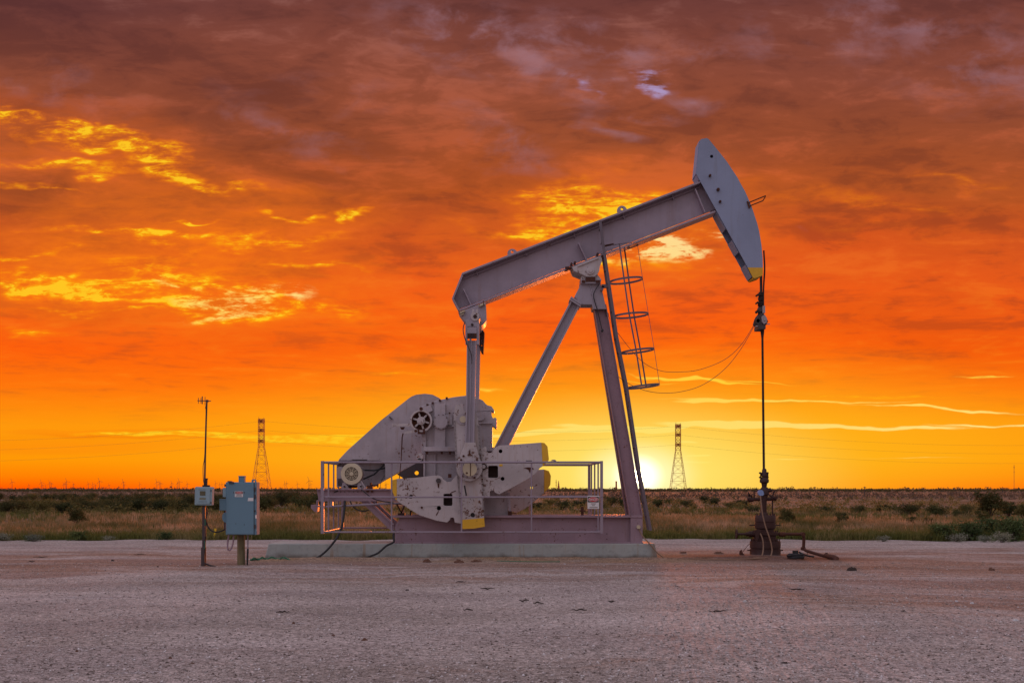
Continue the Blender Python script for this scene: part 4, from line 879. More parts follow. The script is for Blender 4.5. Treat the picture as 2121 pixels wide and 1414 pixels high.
# equalizer, pitmans
eq = MB().prism([(949, 647), (1005.7, 625), (1007.7, 661.6), (1003, 670.5), (993, 677), (978, 676), (963, 666)], 28.05, 28.75)
eq.tube([Wp(984, 655, 27.15), Vector((Wp(984, 655, 27.15).x, 29.6, Wp(984, 655, 27.15).z))], 0.12, 18)
eqo = eq.build('equalizer', 'steel', pj, bevel=0.006)
MB().strip((952, 648), (963, 643), 3.2, 27.95, 28.1).strip((991, 633.5), (1004, 628.5), 3.2, 27.95, 28.1).strip((954, 652), (961, 649), 2.4, 27.97, 28.08).build('clamp', 'cream', eqo)
MB().strip((950, 642), (951, 650), 1.6, 27.95, 28.0).strip((1001, 622), (1002, 632), 1.6, 27.95, 28.0).build('bolt', 'rust', eqo)
def pitman(Y0, Y1, dx, near):
    m1 = MB()
    sx = dx
    P = [(967+sx, 705), (986.5+sx, 705), (983.5+sx, 850), (982+sx, 925), (962.5+sx, 925), (965+sx, 850)]
    if near:
        m1.prism([(P[0][0]+3, 705), (P[1][0]-3, 705), (P[2][0]-3, 850), (P[3][0]-3, 925), (P[4][0]+3, 925), (P[5][0]+3, 850)], Y0+0.05, Y1-0.05)
        m1.prism([P[0], (P[0][0]+3, 705), (P[5][0]+3, 850), (P[4][0]+3, 925), P[4], P[5]], Y0, Y1)
        m1.prism([(P[1][0]-3, 705), P[1], P[2], P[3], (P[3][0]-3, 925), (P[2][0]-3, 850)], Y0, Y1)
        m1.prism([((P[0][0]+P[1][0])/2-.8, 705), ((P[0][0]+P[1][0])/2+.8, 705), ((P[3][0]+P[4][0])/2+.8, 925), ((P[3][0]+P[4][0])/2-.8, 925)], Y0+0.02, Y0+0.05)
    else:
        m1.prism(P, Y0, Y1)
    o = m1.build('pitman_arm', 'steel', pj)
    f = MB().prism([(964+sx, 668), (968+sx, 660), (968+sx, 712), (964+sx, 712)], Y0-.02, Y1+.04).prism([(987+sx, 660), (992.5+sx, 664), (992.5+sx, 713), (987+sx, 713)], Y0-.02, Y1+.04)
    f.rect(968+sx, 661, 987+sx, 676, Y0-.02, Y1).prism([(968+sx, 677), (987+sx, 677), (987+sx, 699), (968+sx, 699)], Y0-.05, Y1)
    f.build('clevis', 'steel', o)
    MB().rect(968+sx, 690, 987+sx, 699.5, Y0-.055, Y0-.02).disc(978+sx, 672, 2.6, Y0-.06, Y0, 10).disc(984+sx, 655, 4, Y0-.07, Y0-.04, 10).build('pin', 'darkrust', o)
    MB().disc(984+sx, 655, 9.2, Y0-.05, Y0+.05, 22).rect(978+sx, 640, 982+sx, 650, Y0-.03, Y0+.05).rect(986+sx, 640, 990+sx, 650, Y0-.03, Y0+.05).build('bearing_cap', 'worn', o)
    n = 20; tear = [(963.5+sx, 916), (984.6+sx, 916)]+[(972+sx+27*math.cos(a), 969+27*math.sin(a)) for a in np.linspace(-0.55, PI+0.55, n)]
    MB().prism(tear, Y0-.01, Y0+.12).build('crank_pin_housing', 'worn', o, bevel=0.006)
    if near:
        MB().disc(973+sx, 971, 18, Y0-.06, Y0-.01, 30).build('bearing_ring', 'gear', o)
        MB().disc(973+sx, 971, 14.8, Y0-.09, Y0-.06, 30).build('bearing_cover', 'cream', o)
        bt = MB()
        for a in np.linspace(0, 2*PI, 10, endpoint=False): bt.disc(973+sx+16.6*math.cos(a), 971+16.6*math.sin(a), 0.9, Y0-.085, Y0-.06, 6)
        for x, y in ((955, 952), (988, 952), (960, 944), (983, 989), (957, 985)): bt.disc(x+sx, y, 2.4, Y0-.05, Y0, 8)
        bt.rect(973.6+sx, 958, 975.2+sx, 985, Y0-.10, Y0-.08)
        bt.prism([(970+sx, 941), (972.5+sx, 930), (975+sx, 941), (979+sx, 943), (968+sx, 943)], Y0-.04, Y0-.005); bt.disc(967+sx, 979, 2, Y0-.10, Y0-.08, 10)
        bt.build('bearing_bolt', 'rust', o)
    return o
pitman(27.15, 27.32, 0, True)
k = 29.4/27.15; fp = pitman(29.40, 29.56, (984-CX)*(1/k-1)*0+8.5, False)
MB().prism([(994, 690), (1000, 684), (1003.5, 688), (1001, 731), (997, 729), (991, 714)], 29.3, 29.7, holes=[[(997, 697), (1000, 693), (999, 716), (996, 716)]]).build('access_plate', 'darkrust', fp)
MB().tube(pxpath([(963, 667), (960, 676), (959.5, 686), (963, 701), (969, 716), (975, 730), (977, 742), (977, 753)], 27.08, 5), 0.012, 6).build('grease_hose', 'dark', pj)

# gear reducer
GB = [(867, 860), (868, 843), (884, 836), (905, 829), (940, 822), (965, 819), (985, 822), (1000, 829), (1006, 836), (1010, 839), (1018, 841), (1024, 850), (1023, 854), (1019, 851), (1017.5, 853), (1019, 862), (1021, 866),
      (1026, 864), (1029, 868), (1029, 887), (1026, 886), (1022, 882), (1020, 882), (1020, 926), (1024, 940), (873, 940), (873, 900), (865, 890)]
gb = MB().prism(GB, 28.08, 28.72); gear = gb.build('gearbox', 'gear', pj, bevel=0.01)
g2 = MB().rect(900, 836, 922, 925, 27.98, 28.08).rect(920, 880, 942, 883.5, 28.0, 28.08).prism([(858, 856), (880, 842), (892, 838), (896, 850), (870, 862)], 27.99, 28.08)
g2.rect(992, 874, 1020, 877, 28.02, 28.08).prism([(872, 893), (882, 893), (882, 925), (878, 925)], 28.0, 28.08).rect(922, 858, 936, 882, 28.0, 28.08)
g2.disc(995, 862, 9, 28.0, 28.08, 20)
g2.build('casing_rib', 'gear', gear, bevel=0.006)
MB().disc(913, 873, 15.8, 27.92, 27.98, 28).disc(913, 873, 13.8, 27.90, 27.92, 28).build('bearing_cover', 'gear', gear)
b_ = MB()
for a in np.linspace(0, 2*PI, 10, endpoint=False): b_.disc(913+14.8*math.cos(a), 873+14.8*math.sin(a), 1.0, 27.89, 27.92, 6)
for x in (884, 915, 932, 948): b_.rect(x-2.4, 935, x+2.4, 940, 27.9, 27.98)
for x, y in ((885, 838), (896, 834), (911, 829), (925, 824), (892, 862)): b_.rect(x-2, y-2, x+2, y+2, 28.0, 28.3)
for x in (931, 941): b_.disc(x, 855, 2, 27.96, 28.0, 6)
b_.build('casing_bolt', 'rust', gear)
MB().prism([(877, 925), (943, 925), (1022, 925), (1022, 934), (877, 934)], 27.84, 28.76).build('mounting_flange', 'gear', gear, bevel=0.006)
pd = MB().rect(877, 940, 1052, 1068, 28.12, 28.2).rect(877, 940, 880, 1068, 28.0, 28.12).rect(900, 940, 902, 985, 28.04, 28.12).rect(1049, 940, 1052, 1068, 28.2, 28.68).rect(877, 940, 880, 1068, 28.2, 28.68).rect(1002, 1028, 1004, 1068, 28.04, 28.12)
pd.rect(877, 940, 1052, 1068, 28.62, 28.68)
ped = pd.build('gearbox_pedestal', 'gear', pj)
MB().prism([(1052, 1020), (1056, 1020), (1059, 1068), (1054, 1068)], 28.0, 28.1).build('brace_post', 'steel', ped)
hole = [(863+4.2*math.cos(a), 979+4.2*math.sin(a)) for a in np.linspace(0, 2*PI, 16, endpoint=False)]
MB().prism([(822, 982), (838, 972), (880, 949), (880, 1012), (845, 1012), (836, 990)], 28.75, 28.79, holes=[hole]).build('gusset_plate', 'dark', ped)
MB().disc(869, 945, 7, 27.95, 28.0, 18, holes=[[(869+2.2*math.cos(a), 945+2.2*math.sin(a)) for a in np.linspace(0, 2*PI, 10, endpoint=False)]]).rect(865, 949, 873, 953, 27.95, 28.0).build('lifting_eye', 'worn', gear)
# brake drum on the input shaft
bd = MB().disc(872, 871, 23, 27.80, 27.98, 36, holes=[[(872+19.5*math.cos(a), 871+19.5*math.sin(a)) for a in np.linspace(0, 2*PI, 36, endpoint=False)]])
bdo = bd.build('brake_drum', 'worn', pj)
MB().disc(872, 871, 19.4, 27.92, 27.96, 36).disc(872, 871, 19.4, 27.80, 27.83, 36, holes=[[(872+17.6*math.cos(a), 871+17.6*math.sin(a)) for a in np.linspace(0, 2*PI, 36, endpoint=False)]]).build('drum_disc', 'rust', bdo)
sk = MB()
for k in range(6):
    a = R(15+60*k); sk.strip((872+6*math.cos(a), 871+6*math.sin(a)), (872+17.5*math.cos(a), 871+17.5*math.sin(a)), 3.4, 27.84, 27.90)
sk.disc(872, 871, 8.5, 27.80, 27.90, 20).disc(872, 871, 5, 27.76, 27.80, 14); sk.build('spoked_hub', 'worn', bdo)
MB().disc(872, 846, 3.6, 27.78, 27.84, 12).rect(865, 889, 868, 898, 27.78, 27.9).rect(876, 889, 880, 898, 27.78, 27.9).rect(866, 895, 880, 898, 27.79, 27.89).disc(861, 892, 3, 27.78, 27.84, 10).build('brake_band', 'rust', bdo)
MB().rect(812, 877, 851, 882.5, 27.85, 27.9).rect(812, 876, 815, 883.5, 27.83, 27.92).prism([(838, 894), (861, 889), (862, 895), (838, 899)], 27.84, 27.88).disc(818, 880, 1.4, 27.83, 27.86, 8).build('brake_lever', 'worn', bdo)
MB().prism([(828, 884), (838, 884), (835, 889), (831, 889)], 27.88, 28.0).tube([Wp(835, 897, 27.86), Wp(833, 905, 27.86), Wp(831, 950, 27.86), Wp(827, 992, 27.86)], [0.016, 0.016, 0.011, 0.011], 6).build('brake_rod', 'rust', bdo)
# strap/cylinder on gearbox face above crank
# cranks and counterweights
CR = [(944, 838), (958, 836), (961, 851), (985, 852), (990, 870), (995, 930), (998, 985), (1002.5, 1072), (957, 1076), (948, 1000), (945, 960), (942, 890), (940, 858)]
CT = [(956, 1076), (1002.5, 1072), (1004, 1090), (982, 1094), (957.5, 1095)]
def crank(Y0, Y1, ref, near):
    c = MB().prism(CR, Y0, Y1, holes=[[(979+4.8*math.cos(a), 1066+4.8*math.sin(a)) for a in np.linspace(0, 2*PI, 14, endpoint=False)]] if near else (), ref=ref)
    o = c.build('crank_arm', 'worn', pj, bevel=0.006)
    tag(MB().prism(CT, Y0, Y1, ref=ref).build('crank_tip', 'yellow', o), 'yellow painted crank tip')
    if near:
        gp = MB()
        for (xa, ya, xb, yb, n) in ((941.5, 870, 945.5, 960, 34), (945.8, 965, 955.5, 1062, 38), (991, 880, 996, 950, 26), (997, 955, 1002, 1064, 42)):
            t = MB(); gp.strip((xa, ya), (xb, yb), 3.4, Y0-.004, Y0+.02)
            for k in range(n):
                f = k/(n-1); x = xa+(xb-xa)*f; y = ya+(yb-ya)*f; t.rect(x-1.6, y-.7, x+1.6, y+.7, Y0-.02, Y0+.1, ref=Y0)
            t.build('rack_teeth', 'worn', o)
        gp.build('rack_gap_shade', 'dark', o)  # dark strip painting the shade in the gaps between the teeth
        tag(MB().disc(979, 1066, 4.9, Y0+.06, Y0+.1, 14).strip((962, 1005), (966, 1026), 3, Y0-.003, Y0+.02).disc(952, 1026, 1.2, Y0-.003, Y0+.02, 8).disc(966, 990, 1.6, Y0-.003, Y0+.02, 8).build('crank_hole', 'signblack', o), 'dark hole')
        MB().disc(957, 868, 11, Y0-.03, Y0+.02, 20).build('shaft_hub', 'gear', o)
        MB().disc(959, 868, 7, Y0-.05, Y0-.03, 16).disc(996, 969, 0.1, Y0, Y0+.01, 6).build('shaft_cap', 'cream', o)
    return o
cn = crank(27.30, 27.62, 27.30, True); cf = crank(29.12, 29.36, 27.36, False)
WL = [(822, 991), (860, 989), (895, 985), (908, 984), (914, 987), (919, 993), (925, 997), (934, 997), (939, 991), (945, 984), (949, 985), (951, 1020), (955.5, 1084), (942, 1081.5), (940.5, 1073), (938, 1071), (933, 1072), (931, 1077), (926, 1081.5), (905, 1078),
      (870, 1067), (845, 1052), (830, 1042), (822, 1036)]
WLy = [(822, 991), (822, 1036), (819, 1034), (812, 1016), (810, 1002), (812, 993.5)]
WR = [(996, 928), (1007, 924.5), (1008, 934), (1012, 938), (1018, 937), (1024, 928), (1032, 922.6), (1121, 916), (1124, 965), (1118, 969), (1110.5, 978.6), (1097, 989), (1073, 1003), (1034, 1023), (1026, 1020), (1022, 1015.5), (1017, 1015), (1014.6, 1018), (1014.6, 1027), (1002, 1030)]
WRy = [(1121, 916), (1127.5, 916.7), (1134, 924), (1137, 951.5), (1134, 956), (1124, 965)]
def circ(x, y, r, n=14): return [(x+r*math.cos(2*PI*i/n), y+r*math.sin(2*PI*i/n)) for i in range(n)]
def rrect(x0, y0, x1, y1, r=3):
    o = []
    for cx, cy, a0 in ((x1-r, y0+r, -90), (x1-r, y1-r, 0), (x0+r, y1-r, 90), (x0+r, y0+r, 180)):
        o += [(cx+r*math.cos(R(a0+q)), cy+r*math.sin(R(a0+q))) for q in (0, 30, 60, 90)]
    return o
def weight(poly, ypoly, holes, Y0, Y1, parent, ref=None):
    o = MB().prism(poly, Y0, Y1, holes, ref).build('counterweight', 'worn', parent, bevel=0.012)
    tag(MB().prism(ypoly, Y0, Y1, (), ref).build('painted_end', 'yellow', o, bevel=0.012), 'yellow painted end'); return o
wl = weight(WL, WLy, [rrect(918.5, 1022, 937, 1047), circ(851, 1028, 4), circ(909, 1052, 4.6)], 27.40, 27.76, cn)
# back wall of the pockets
MB().disc(908, 995, 5.2, 27.33, 27.40, 14).build('bolt', 'dark', wl)
MB().disc(873.5, 1050.5, 2.4, 27.37, 27.40, 8).prism([(906, 1001), (910, 1001), (909.5, 1011), (907, 1009)], 27.393, 27.40).prism([(903, 1065), (908, 1057), (909, 1058), (904, 1068)], 27.393, 27.40).strip((930, 1024), (936, 1019), 1.6, 27.39, 27.40).strip((936, 1019), (944, 1016), 1.6, 27.39, 27.40).rect(928, 981, 935, 989, 27.37, 27.46).build('rust_stain', 'rust', wl)
wr = weight(WR, WRy, [rrect(1011, 964, 1031.5, 989), circ(1041, 991, 4), circ(1036.7, 934, 4)], 27.40, 27.76, cn)
MB().disc(1001.5, 966, 7, 27.34, 27.40, 16).build('adjusting_pinion', 'darkrust', wr)
MB().disc(1001.5, 966, 4.2, 27.31, 27.34, 12).build('pinion_cap', 'worn', wr)
MB().prism([(1085, 969), (1094, 967), (1103, 968), (1106, 971), (1099, 972), (1098, 980), (1094, 972)], 27.39, 27.40).build('rust_stain', 'rust', wr)
MB().rect(1034, 961, 1041, 965, 27.39, 27.40).build('paint_mark', 'yellow', wr)
MB().rect(1011, 960, 1036, 995, 27.66, 27.70).rect(916, 1018, 940, 1050, 27.66, 27.70).disc(851, 1028, 6, 27.66, 27.70).disc(909, 1052, 6, 27.66, 27.70).disc(1041, 991, 6, 27.66, 27.70).disc(1036.7, 934, 6, 27.66, 27.70).build('pocket_back', 'darkrust', cn)
weight([(1000, 985), (1060, 975), (1118, 972), (1127, 971.5), (1127, 1020), (1110, 1035), (1090, 1052), (1070, 1062), (1055, 1058), (1010, 1040)], [(1127, 971.5), (1137, 975), (1141, 985), (1140, 1003), (1135, 1012), (1127, 1020)], [circ(1101, 1010, 3.4)], 29.12, 29.42, cf)
weight(WL, WLy, [], 29.12, 29.42, cf, 27.34)
MB().prism([(1089, 953), (1102, 953), (1101, 956), (1096, 957.5), (1090, 956)], 27.393, 27.40).build('lifting_slot', 'dark', wr)

# belt guard with motor
full = [(697, 1008), (697, 965), (699, 957), (703, 950), (720, 932), (740, 914), (788, 871), (845, 826), (852, 821), (862, 817), (880, 815), (896, 817), (910, 824), (922, 836), (930, 850), (932, 865), (925, 900), (900, 930), (867, 957), (830, 975), (797, 993), (772, 1008)]
gd = MB().prism(full, 29.44, 29.46, ref=29.1)
front = [(703, 953), (703, 950), (720, 932), (740, 914), (788, 871), (845, 826), (852, 821), (862, 817), (880, 815), (896, 817), (910, 824), (922, 836), (930, 850), (932, 865), (925, 900), (900, 930), (867, 957), (830, 975), (798, 992.5), (798, 965), (796, 958), (790, 954), (785, 953)]
gd.prism(front, 29.08, 29.10)
rim = full; inn = inset(rim, (830, 910), 0.985)
gd.prism(full, 29.10, 29.44, holes=[inn], ref=29.1)
guard = gd.build('belt_guard', 'gear', pj)
MB().tube([Wp(752, 973, 29.2), Wp(775, 974, 29.2), Wp(880, 950, 29.2)], 0.022, 6).tube([Wp(752, 992, 29.2), Wp(775, 982, 29.2), Wp(880, 880, 29.2)], 0.022, 6).build('drive_belt', 'black', guard)
MB().prism([(728, 951), (760, 951), (760, 953.5), (735, 954)], 29.05, 29.08).strip((806, 862), (812, 868), 2, 29.0, 29.1).build('hinge', 'dark', guard)
mt = MB()
def mdisc(r): return circ(728, 981, r, 36)
mt.prism(mdisc(19.5), 28.42, 29.0)
for k in range(36):
    a = 2*PI*k/36; mt.strip((728+19*math.cos(a), 981+19*math.sin(a)), (728+22.6*math.cos(a), 981+22.6*math.sin(a)), 0.9, 28.45, 28.98, ref=28.45)
motor = mt.build('motor', 'gear', pj)
MB().prism(mdisc(22.3), 28.30, 28.42, holes=[mdisc(14)], ref=28.30).build('fan_cover', 'creamring', motor, bevel=0.012)
MB().prism(mdisc(14), 28.33, 28.37, ref=28.3).build('fan_grille', 'grille', motor)
gr = MB()
for k in range(10):
    a = 2*PI*k/10; gr.strip((728+4*math.cos(a), 981+4*math.sin(a)), (728+13.6*math.cos(a), 981+13.6*math.sin(a)), 1.0, 28.31, 28.33, ref=28.3)
for r in (8, 11.5): gr.prism(mdisc(r), 28.315, 28.325, holes=[mdisc(r-.7)], ref=28.3)
gr.disc(728, 981, 4.2, 28.29, 28.33, 16, ref=28.3); gr.build('grille_ribs', 'cream', motor)
MB().rect(699, 968, 709, 991, 28.5, 28.75).rect(700, 966, 708, 968, 28.52, 28.73).build('terminal_box', 'gear', motor, bevel=0.006)
ft = MB()
for x in (708, 740): ft.prism([(x, 1012), (x+1, 1000), (x+6, 997), (x+10, 1003), (x+15, 1012)], 28.35, 28.45).prism([(x, 1012), (x+1, 1000), (x+6, 997), (x+10, 1003), (x+15, 1012)], 28.85, 28.95, ref=28.35)
ft.strip((747, 995), (757, 1011), 3, 28.33, 28.4).rect(745, 1003, 748, 1012, 28.3, 28.4)
ft.build('motor_foot', 'gear', motor)
MB().disc(713, 1007, 1.8, 28.3, 28.35, 8).disc(747, 1007, 1.8, 28.3, 28.35, 8).rect(720, 1005, 738, 1010, 28.5, 28.8).build('bolt', 'darkrust', motor)
tn = MB().rect(760, 1005, 771, 1015, 28.0, 28.2).rect(766, 999, 769, 1006, 28.05, 28.2).tube([Wp(768, 1004, 28.1), Wp(784, 1005, 28.1)], 0.02, 6).rect(781, 1001, 783, 1009, 28.05, 28.15).disc(761, 1017, 2.6, 27.97, 28.02, 8).disc(770, 1017, 2.6, 27.97, 28.02, 8)
# skid and its motor extension
skm = MB().prism([(818, 1123), (818, 1095), (820, 1085), (826, 1076), (835, 1071.5), (1306, 1071.5), (1306, 1123)], 27.93, 27.96)
skm.rect(812, 1067, 1330, 1071.5, 27.80, 28.06, ref=27.8).rect(812, 1122, 1332, 1125.2, 27.80, 28.06, ref=27.8)
skm.rect(812, 1067, 1330, 1071.5, 28.76, 29.02, ref=27.8).rect(812, 1122, 1332, 1125.2, 28.76, 29.02, ref=27.8).rect(818, 1071.5, 1306, 1122, 28.88, 28.91, ref=27.8)
skm.rect(1306, 1071.5, 1331, 1122, 27.82, 27.86).rect(1308, 1071.5, 1331, 1122, 28.9, 28.95, ref=27.8).rect(1327, 1071.5, 1331, 1122, 27.86, 28.9, ref=27.8)
for x in (830, 900, 1000, 1060, 1150, 1250): skm.rect(x, 1075, x+4, 1121, 27.97, 28.87, ref=27.8)
skid = skm.build('base_skid', 'skid', pj, bevel=0.004)
bl = MB()
for x, y in ((1257, 1105), (1257, 1116), (1036, 1076), (942, 1123)): bl.disc(x, y, 1.0, 27.91, 27.93, 8)
bl.rect(1052, 1058, 1060, 1067, 27.95, 28.1).rect(1060, 1062, 1070, 1064, 27.95, 28.05).rect(1204, 1058, 1209, 1067, 27.9, 28.0).rect(1201, 1056, 1213, 1059, 27.88, 28.02).rect(1203.5, 1049, 1209, 1056, 27.9, 28.0)
bl.build('hold_down_clamp', 'rust', skid)
ex = MB().prism([(656, 1013), (870, 1013), (870, 1037), (660, 1037)], 28.02, 28.06).rect(656, 1012, 870, 1014.5, 27.96, 28.12, ref=27.96).rect(656, 1035, 870, 1037.5, 27.96, 28.12, ref=27.96)
ex.prism([(656, 1013), (870, 1013), (870, 1037), (660, 1037)], 28.98, 29.02, ref=28.02).rect(656, 1012, 870, 1014.5, 28.9, 29.08, ref=27.96)
ex.rect(660, 1013, 664, 1037, 28.06, 28.98, ref=28.02).rect(760, 1013, 764, 1037, 28.06, 28.98, ref=28.02)
exo = ex.build('motor_rail', 'skid', pj)
tn.build('belt_tensioner', 'rust', exo)
hb = MB()
for x in range(705, 750, 9): hb.disc(x, 1018, 0.9, 28.0, 28.02, 8)
hb.strip((692, 1019), (700, 1016), 2, 28.0, 28.02).build('slot_hole', 'signblack', exo)
for Y in (28.02, 29.0):
    MB().prism([(746, 1037), (766, 1037), (816, 1083), (816, 1101), (806, 1095)], Y, Y+.05, ref=28.02).prism([(763, 1037), (767, 1037), (817, 1084), (816, 1088)], Y-.08, Y+.1, ref=28.02).build('diagonal_brace', 'skid', exo)
MB().prism([(644, 1045), (656, 1045), (656, 1059), (651, 1059), (644, 1052)], 28.2, 28.6).prism([(655, 1036), (660, 1036), (657, 1060), (654, 1060)], 28.1, 28.16).build('end_bracket', 'skid', exo)
MB().tube([Wp(676, 1049, 27.9), Wp(832, 1041, 27.9)], 0.024, 8).rect(683, 1038, 689, 1050, 27.95, 28.1).tube([Wp(657, 1048, 28.1), Wp(690, 1048, 28.1)], 0.018, 6).build('brake_linkage', 'rail', exo)
MB().strip((822, 1044), (832, 1062), 3, 27.95, 28.0).strip((838, 1046), (831, 1062), 3, 27.95, 28.0).rect(824, 1062, 838, 1067, 27.9, 28.1).rect(819, 1042, 834, 1044.5, 27.9, 28.05).rect(849, 1057, 852, 1067, 27.95, 28.1).build('linkage_trestle', 'darkrust', skid)
# cables that belong to the unit
for pts, r in (([(714, 1037, 27.9), (713, 1055, 27.8), (709, 1085, 27.6), (702, 1105, 27.5), (693, 1120, 27.4), (676, 1140, 27.3), (658, 1154, 27.2), (644, 1158, 27.15)], 0.026),
               ([(816, 1098, 27.7), (815, 1112, 27.6), (815, 1122, 27.55), (800, 1130, 27.5), (784, 1144, 27.4), (768, 1151, 27.35), (755, 1156, 27.3)], 0.024),
               ([(725, 1037, 27.9), (730, 1047, 27.9), (740, 1055, 27.9), (752, 1058, 27.9), (764, 1056, 27.95)], 0.014),
               ([(748, 1013, 27.9), (770, 1030, 27.85), (790, 1037, 27.85), (815, 1041, 27.85)], 0.012), ([(780, 1036, 28.), (779, 1042, 28.), (776, 1048, 28.)], 0.012),
               ([(796, 984, 28.3), (789, 1000, 28.25), (787, 1012, 28.2)], 0.006)):
    MB().tube(pxpath(pts, 27.5, 6), r, 8).build('power_cable', 'black', pj)

# ------------------------------------------------------------------ slab
sl = MB(); zt = Wp(0, 1125.3, 27.7).z
x0t, x1t, x0b, x1b = Wp(557, 0, 27.7).x, Wp(1356, 0, 27.7).x, Wp(546, 0, 27.7).x, Wp(1364, 0, 27.7).x
ya, yb = 27.62, 29.05
sl.v += [(x0b, ya, -0.15), (x1b, ya, -0.15), (x1b, yb, -0.15), (x0b, yb, -0.15), (x0t, ya+.04, zt), (x1t, ya+.04, zt), (x1t, yb, zt), (x0t, yb, zt)]
for f in ((0, 3, 2, 1), (4, 5, 6, 7), (0, 1, 5, 4), (1, 2, 6, 5), (2, 3, 7, 6), (3, 0, 4, 7)): sl.face(f)
slab = sl.build('concrete_slab', 'concrete', None, (0, 28.3, 0), bevel=0.015); tag(slab, 'long low concrete foundation slab with sloping ends under the pumping unit', 'slab')

# ------------------------------------------------------------------ railing round the cranks
YN, YF_ = 26.95, 29.85
rl = thing('crank_guard_railing', 'grey steel pipe railing boxed around the cranks and motor', 'railing', Wp(956, 1125, YN))
def rect_world(px, ref=YN): return Wp(px, 0, ref).x
zs = {k: Wp(0, y, YN).z for k, y in (('top', 957), ('mid', 1029), ('bot', 1101.5))}
XL, XR = rect_world(668), rect_world(1246)
for k, r in (('top', 0.024), ('mid', 0.018), ('bot', 0.019)):
    MB().tube([(XL, YN, zs[k]), (XR, YN, zs[k])], r, 8).build('rail', 'rail', rl)
    MB().tube([(XL+.04, YF_, zs[k]), (XR-.09, YF_, zs[k])], 0.03 if k == 'top' else 0.02, 8).build('rail', 'rail', rl)
    for X_ in (XL, XR): MB().tube([(X_, YN, zs[k]), (X_+(.04 if X_ < 0 else -.09), YF_, zs[k])], 0.022, 8).build('end_rail', 'rail', rl)
MB().box(XL-.034, XL+.034, YN-.034, YN+.034, zs['bot']-.03, zs['top']+.03).build('corner_post', 'rail', rl)
MB().box(XR-.03, XR+.03, YN-.03, YN+.03, zs['bot']-.03, zs['top']+.03).build('corner_post', 'rail', rl)
MB().box(XL+.01, XL+.07, YF_-.03, YF_+.03, zs['bot']-.03, zs['top']+.03).build('corner_post', 'rail', rl)
MB().box(XR-.12, XR-.06, YF_-.03, YF_+.03, zs['bot']-.03, zs['top']+.03).build('corner_post', 'rail', rl)
for px in (811, 956, 1101): MB().tube([(rect_world(px), YN+.01, zs['bot']), (rect_world(px), YN+.01, zs['top'])], 0.017, 8).build('post', 'rail', rl)
for px in (811, 956, 1101): MB().tube([(rect_world(px), YF_, zs['bot']), (rect_world(px), YF_, zs['top'])], 0.017, 8).build('post', 'rail', rl)
for Y in (27.7, 28.5, 29.3):
    for X_ in (XL+.02, XR-.03*(Y-YN)): MB().tube([(X_, Y, zs['bot']), (X_, Y, zs['top'])], 0.018, 8).build('end_post', 'rail', rl)
for px in (760, 1230): MB().tube([(rect_world(px), YN+.02, zs['bot']), (rect_world(px), 27.8, zs['bot']-.02)], 0.018, 6).build('support_arm', 'rail', rl)
for px in (811, 956, 1101, 1246): MB().tube([(rect_world(px), YN+.01, zs['bot']), (rect_world(px), 27.86, zs['bot'])], 0.015, 6).build('support_arm', 'rail', rl)
MB().prism([(1140, 954), (1144, 951.5), (1150, 951.5), (1153, 955)], YN-.02, YN+.02).build('latch', 'rail', rl)

# danger signs
sg = MB().rect(1217, 1026, 1241, 1053, 26.86, 26.88); c = Wp(1229, 1040, 26.86)
sign = thing('danger_sign', 'white, black and red DANGER sign hanging on the right end of the railing', 'sign', (c.x, 26.87, Wp(0, 1053, 26.86).z))
sg.build('panel', 'white', sign)
MB().rect(1218, 1028, 1240, 1039.5, 26.853, 26.858).build('black_band', 'signblack', sign)
def ell(px, py, rx, ry, Y0, Y1, n=28): return MB().prism([(px+rx*math.cos(2*PI*i/n), py+ry*math.sin(2*PI*i/n)) for i in range(n)], Y0, Y1)
ell(1229, 1033.8, 10.6, 5.3, 26.850, 26.853).build('white_oval', 'white', sign); ell(1229, 1033.8, 10.1, 4.9, 26.847, 26.850).build('red_oval', 'red', sign)
text_mesh('DANGER', 0.062, 'white', 'word_danger', sign, (c.x, 26.8455, Wp(0, 1033.8, 26.86).z), 0.185, .001)
bars = MB()
for (x0, x1, y) in ((1224, 1234, 1042), (1226, 1232, 1045.5), (1221, 1238, 1049.5)): bars.rect(x0, y, x1, y+1.3, 26.856, 26.859)
tag(bars.build('fine_print', 'grille', sign), 'faded unreadable lines of small print')

# ------------------------------------------------------------------ bridle, carrier bar and polished rod
br = thing('polished_rod_hanger', 'dark wireline bridle, clamps and polished rod hanging from the horse head', 'rod hanger', Wp(1580, 973, YC))
for Y in (28.22, 28.58):
    MB().tube(smooth_path([Vector((Wp(1580.5, 522, YC).x-.02, Y, Wp(0, 522, YC).z)), Vector((Wp(1580.5, 560, YC).x, Y, Wp(0, 560, YC).z)), Vector((Wp(1579.5, 600, YC).x, YC+(Y-YC)*.6, Wp(0, 600, YC).z)), Vector((Wp(1579.5, 650, YC).x, YC+(Y-YC)*.5, Wp(0, 650, YC).z))], 5), 0.019, 8).build('wire_rope', 'darkrust', br)
MB().tube([Wp(1575, 572, YC), Wp(1575.5, 612, YC)], 0.02, 6).build('stem', 'dark', br)
cl = MB()
def lp(px, prof, Y=YC, n=16, name=None): 
    c = Wp(px, 0, Y); return MB().lathe(c.x, Y, [(r*Y/F, Wp(0, y, Y).z) for r, y in prof][::-1], n)
lp(1576, [(2, 604), (5, 606), (6, 612), (3.5, 613), (6, 616), (6, 622), (4, 624), (7, 626), (6.5, 634), (4, 636)]).build('rod_clamp', 'darkrust', br)
lp(1576, [(6, 636), (7.5, 640), (8.5, 646), (6, 649), (7, 652), (12, 658), (13.5, 665), (12, 672), (9, 674)]).build('load_cell', 'dark', br)
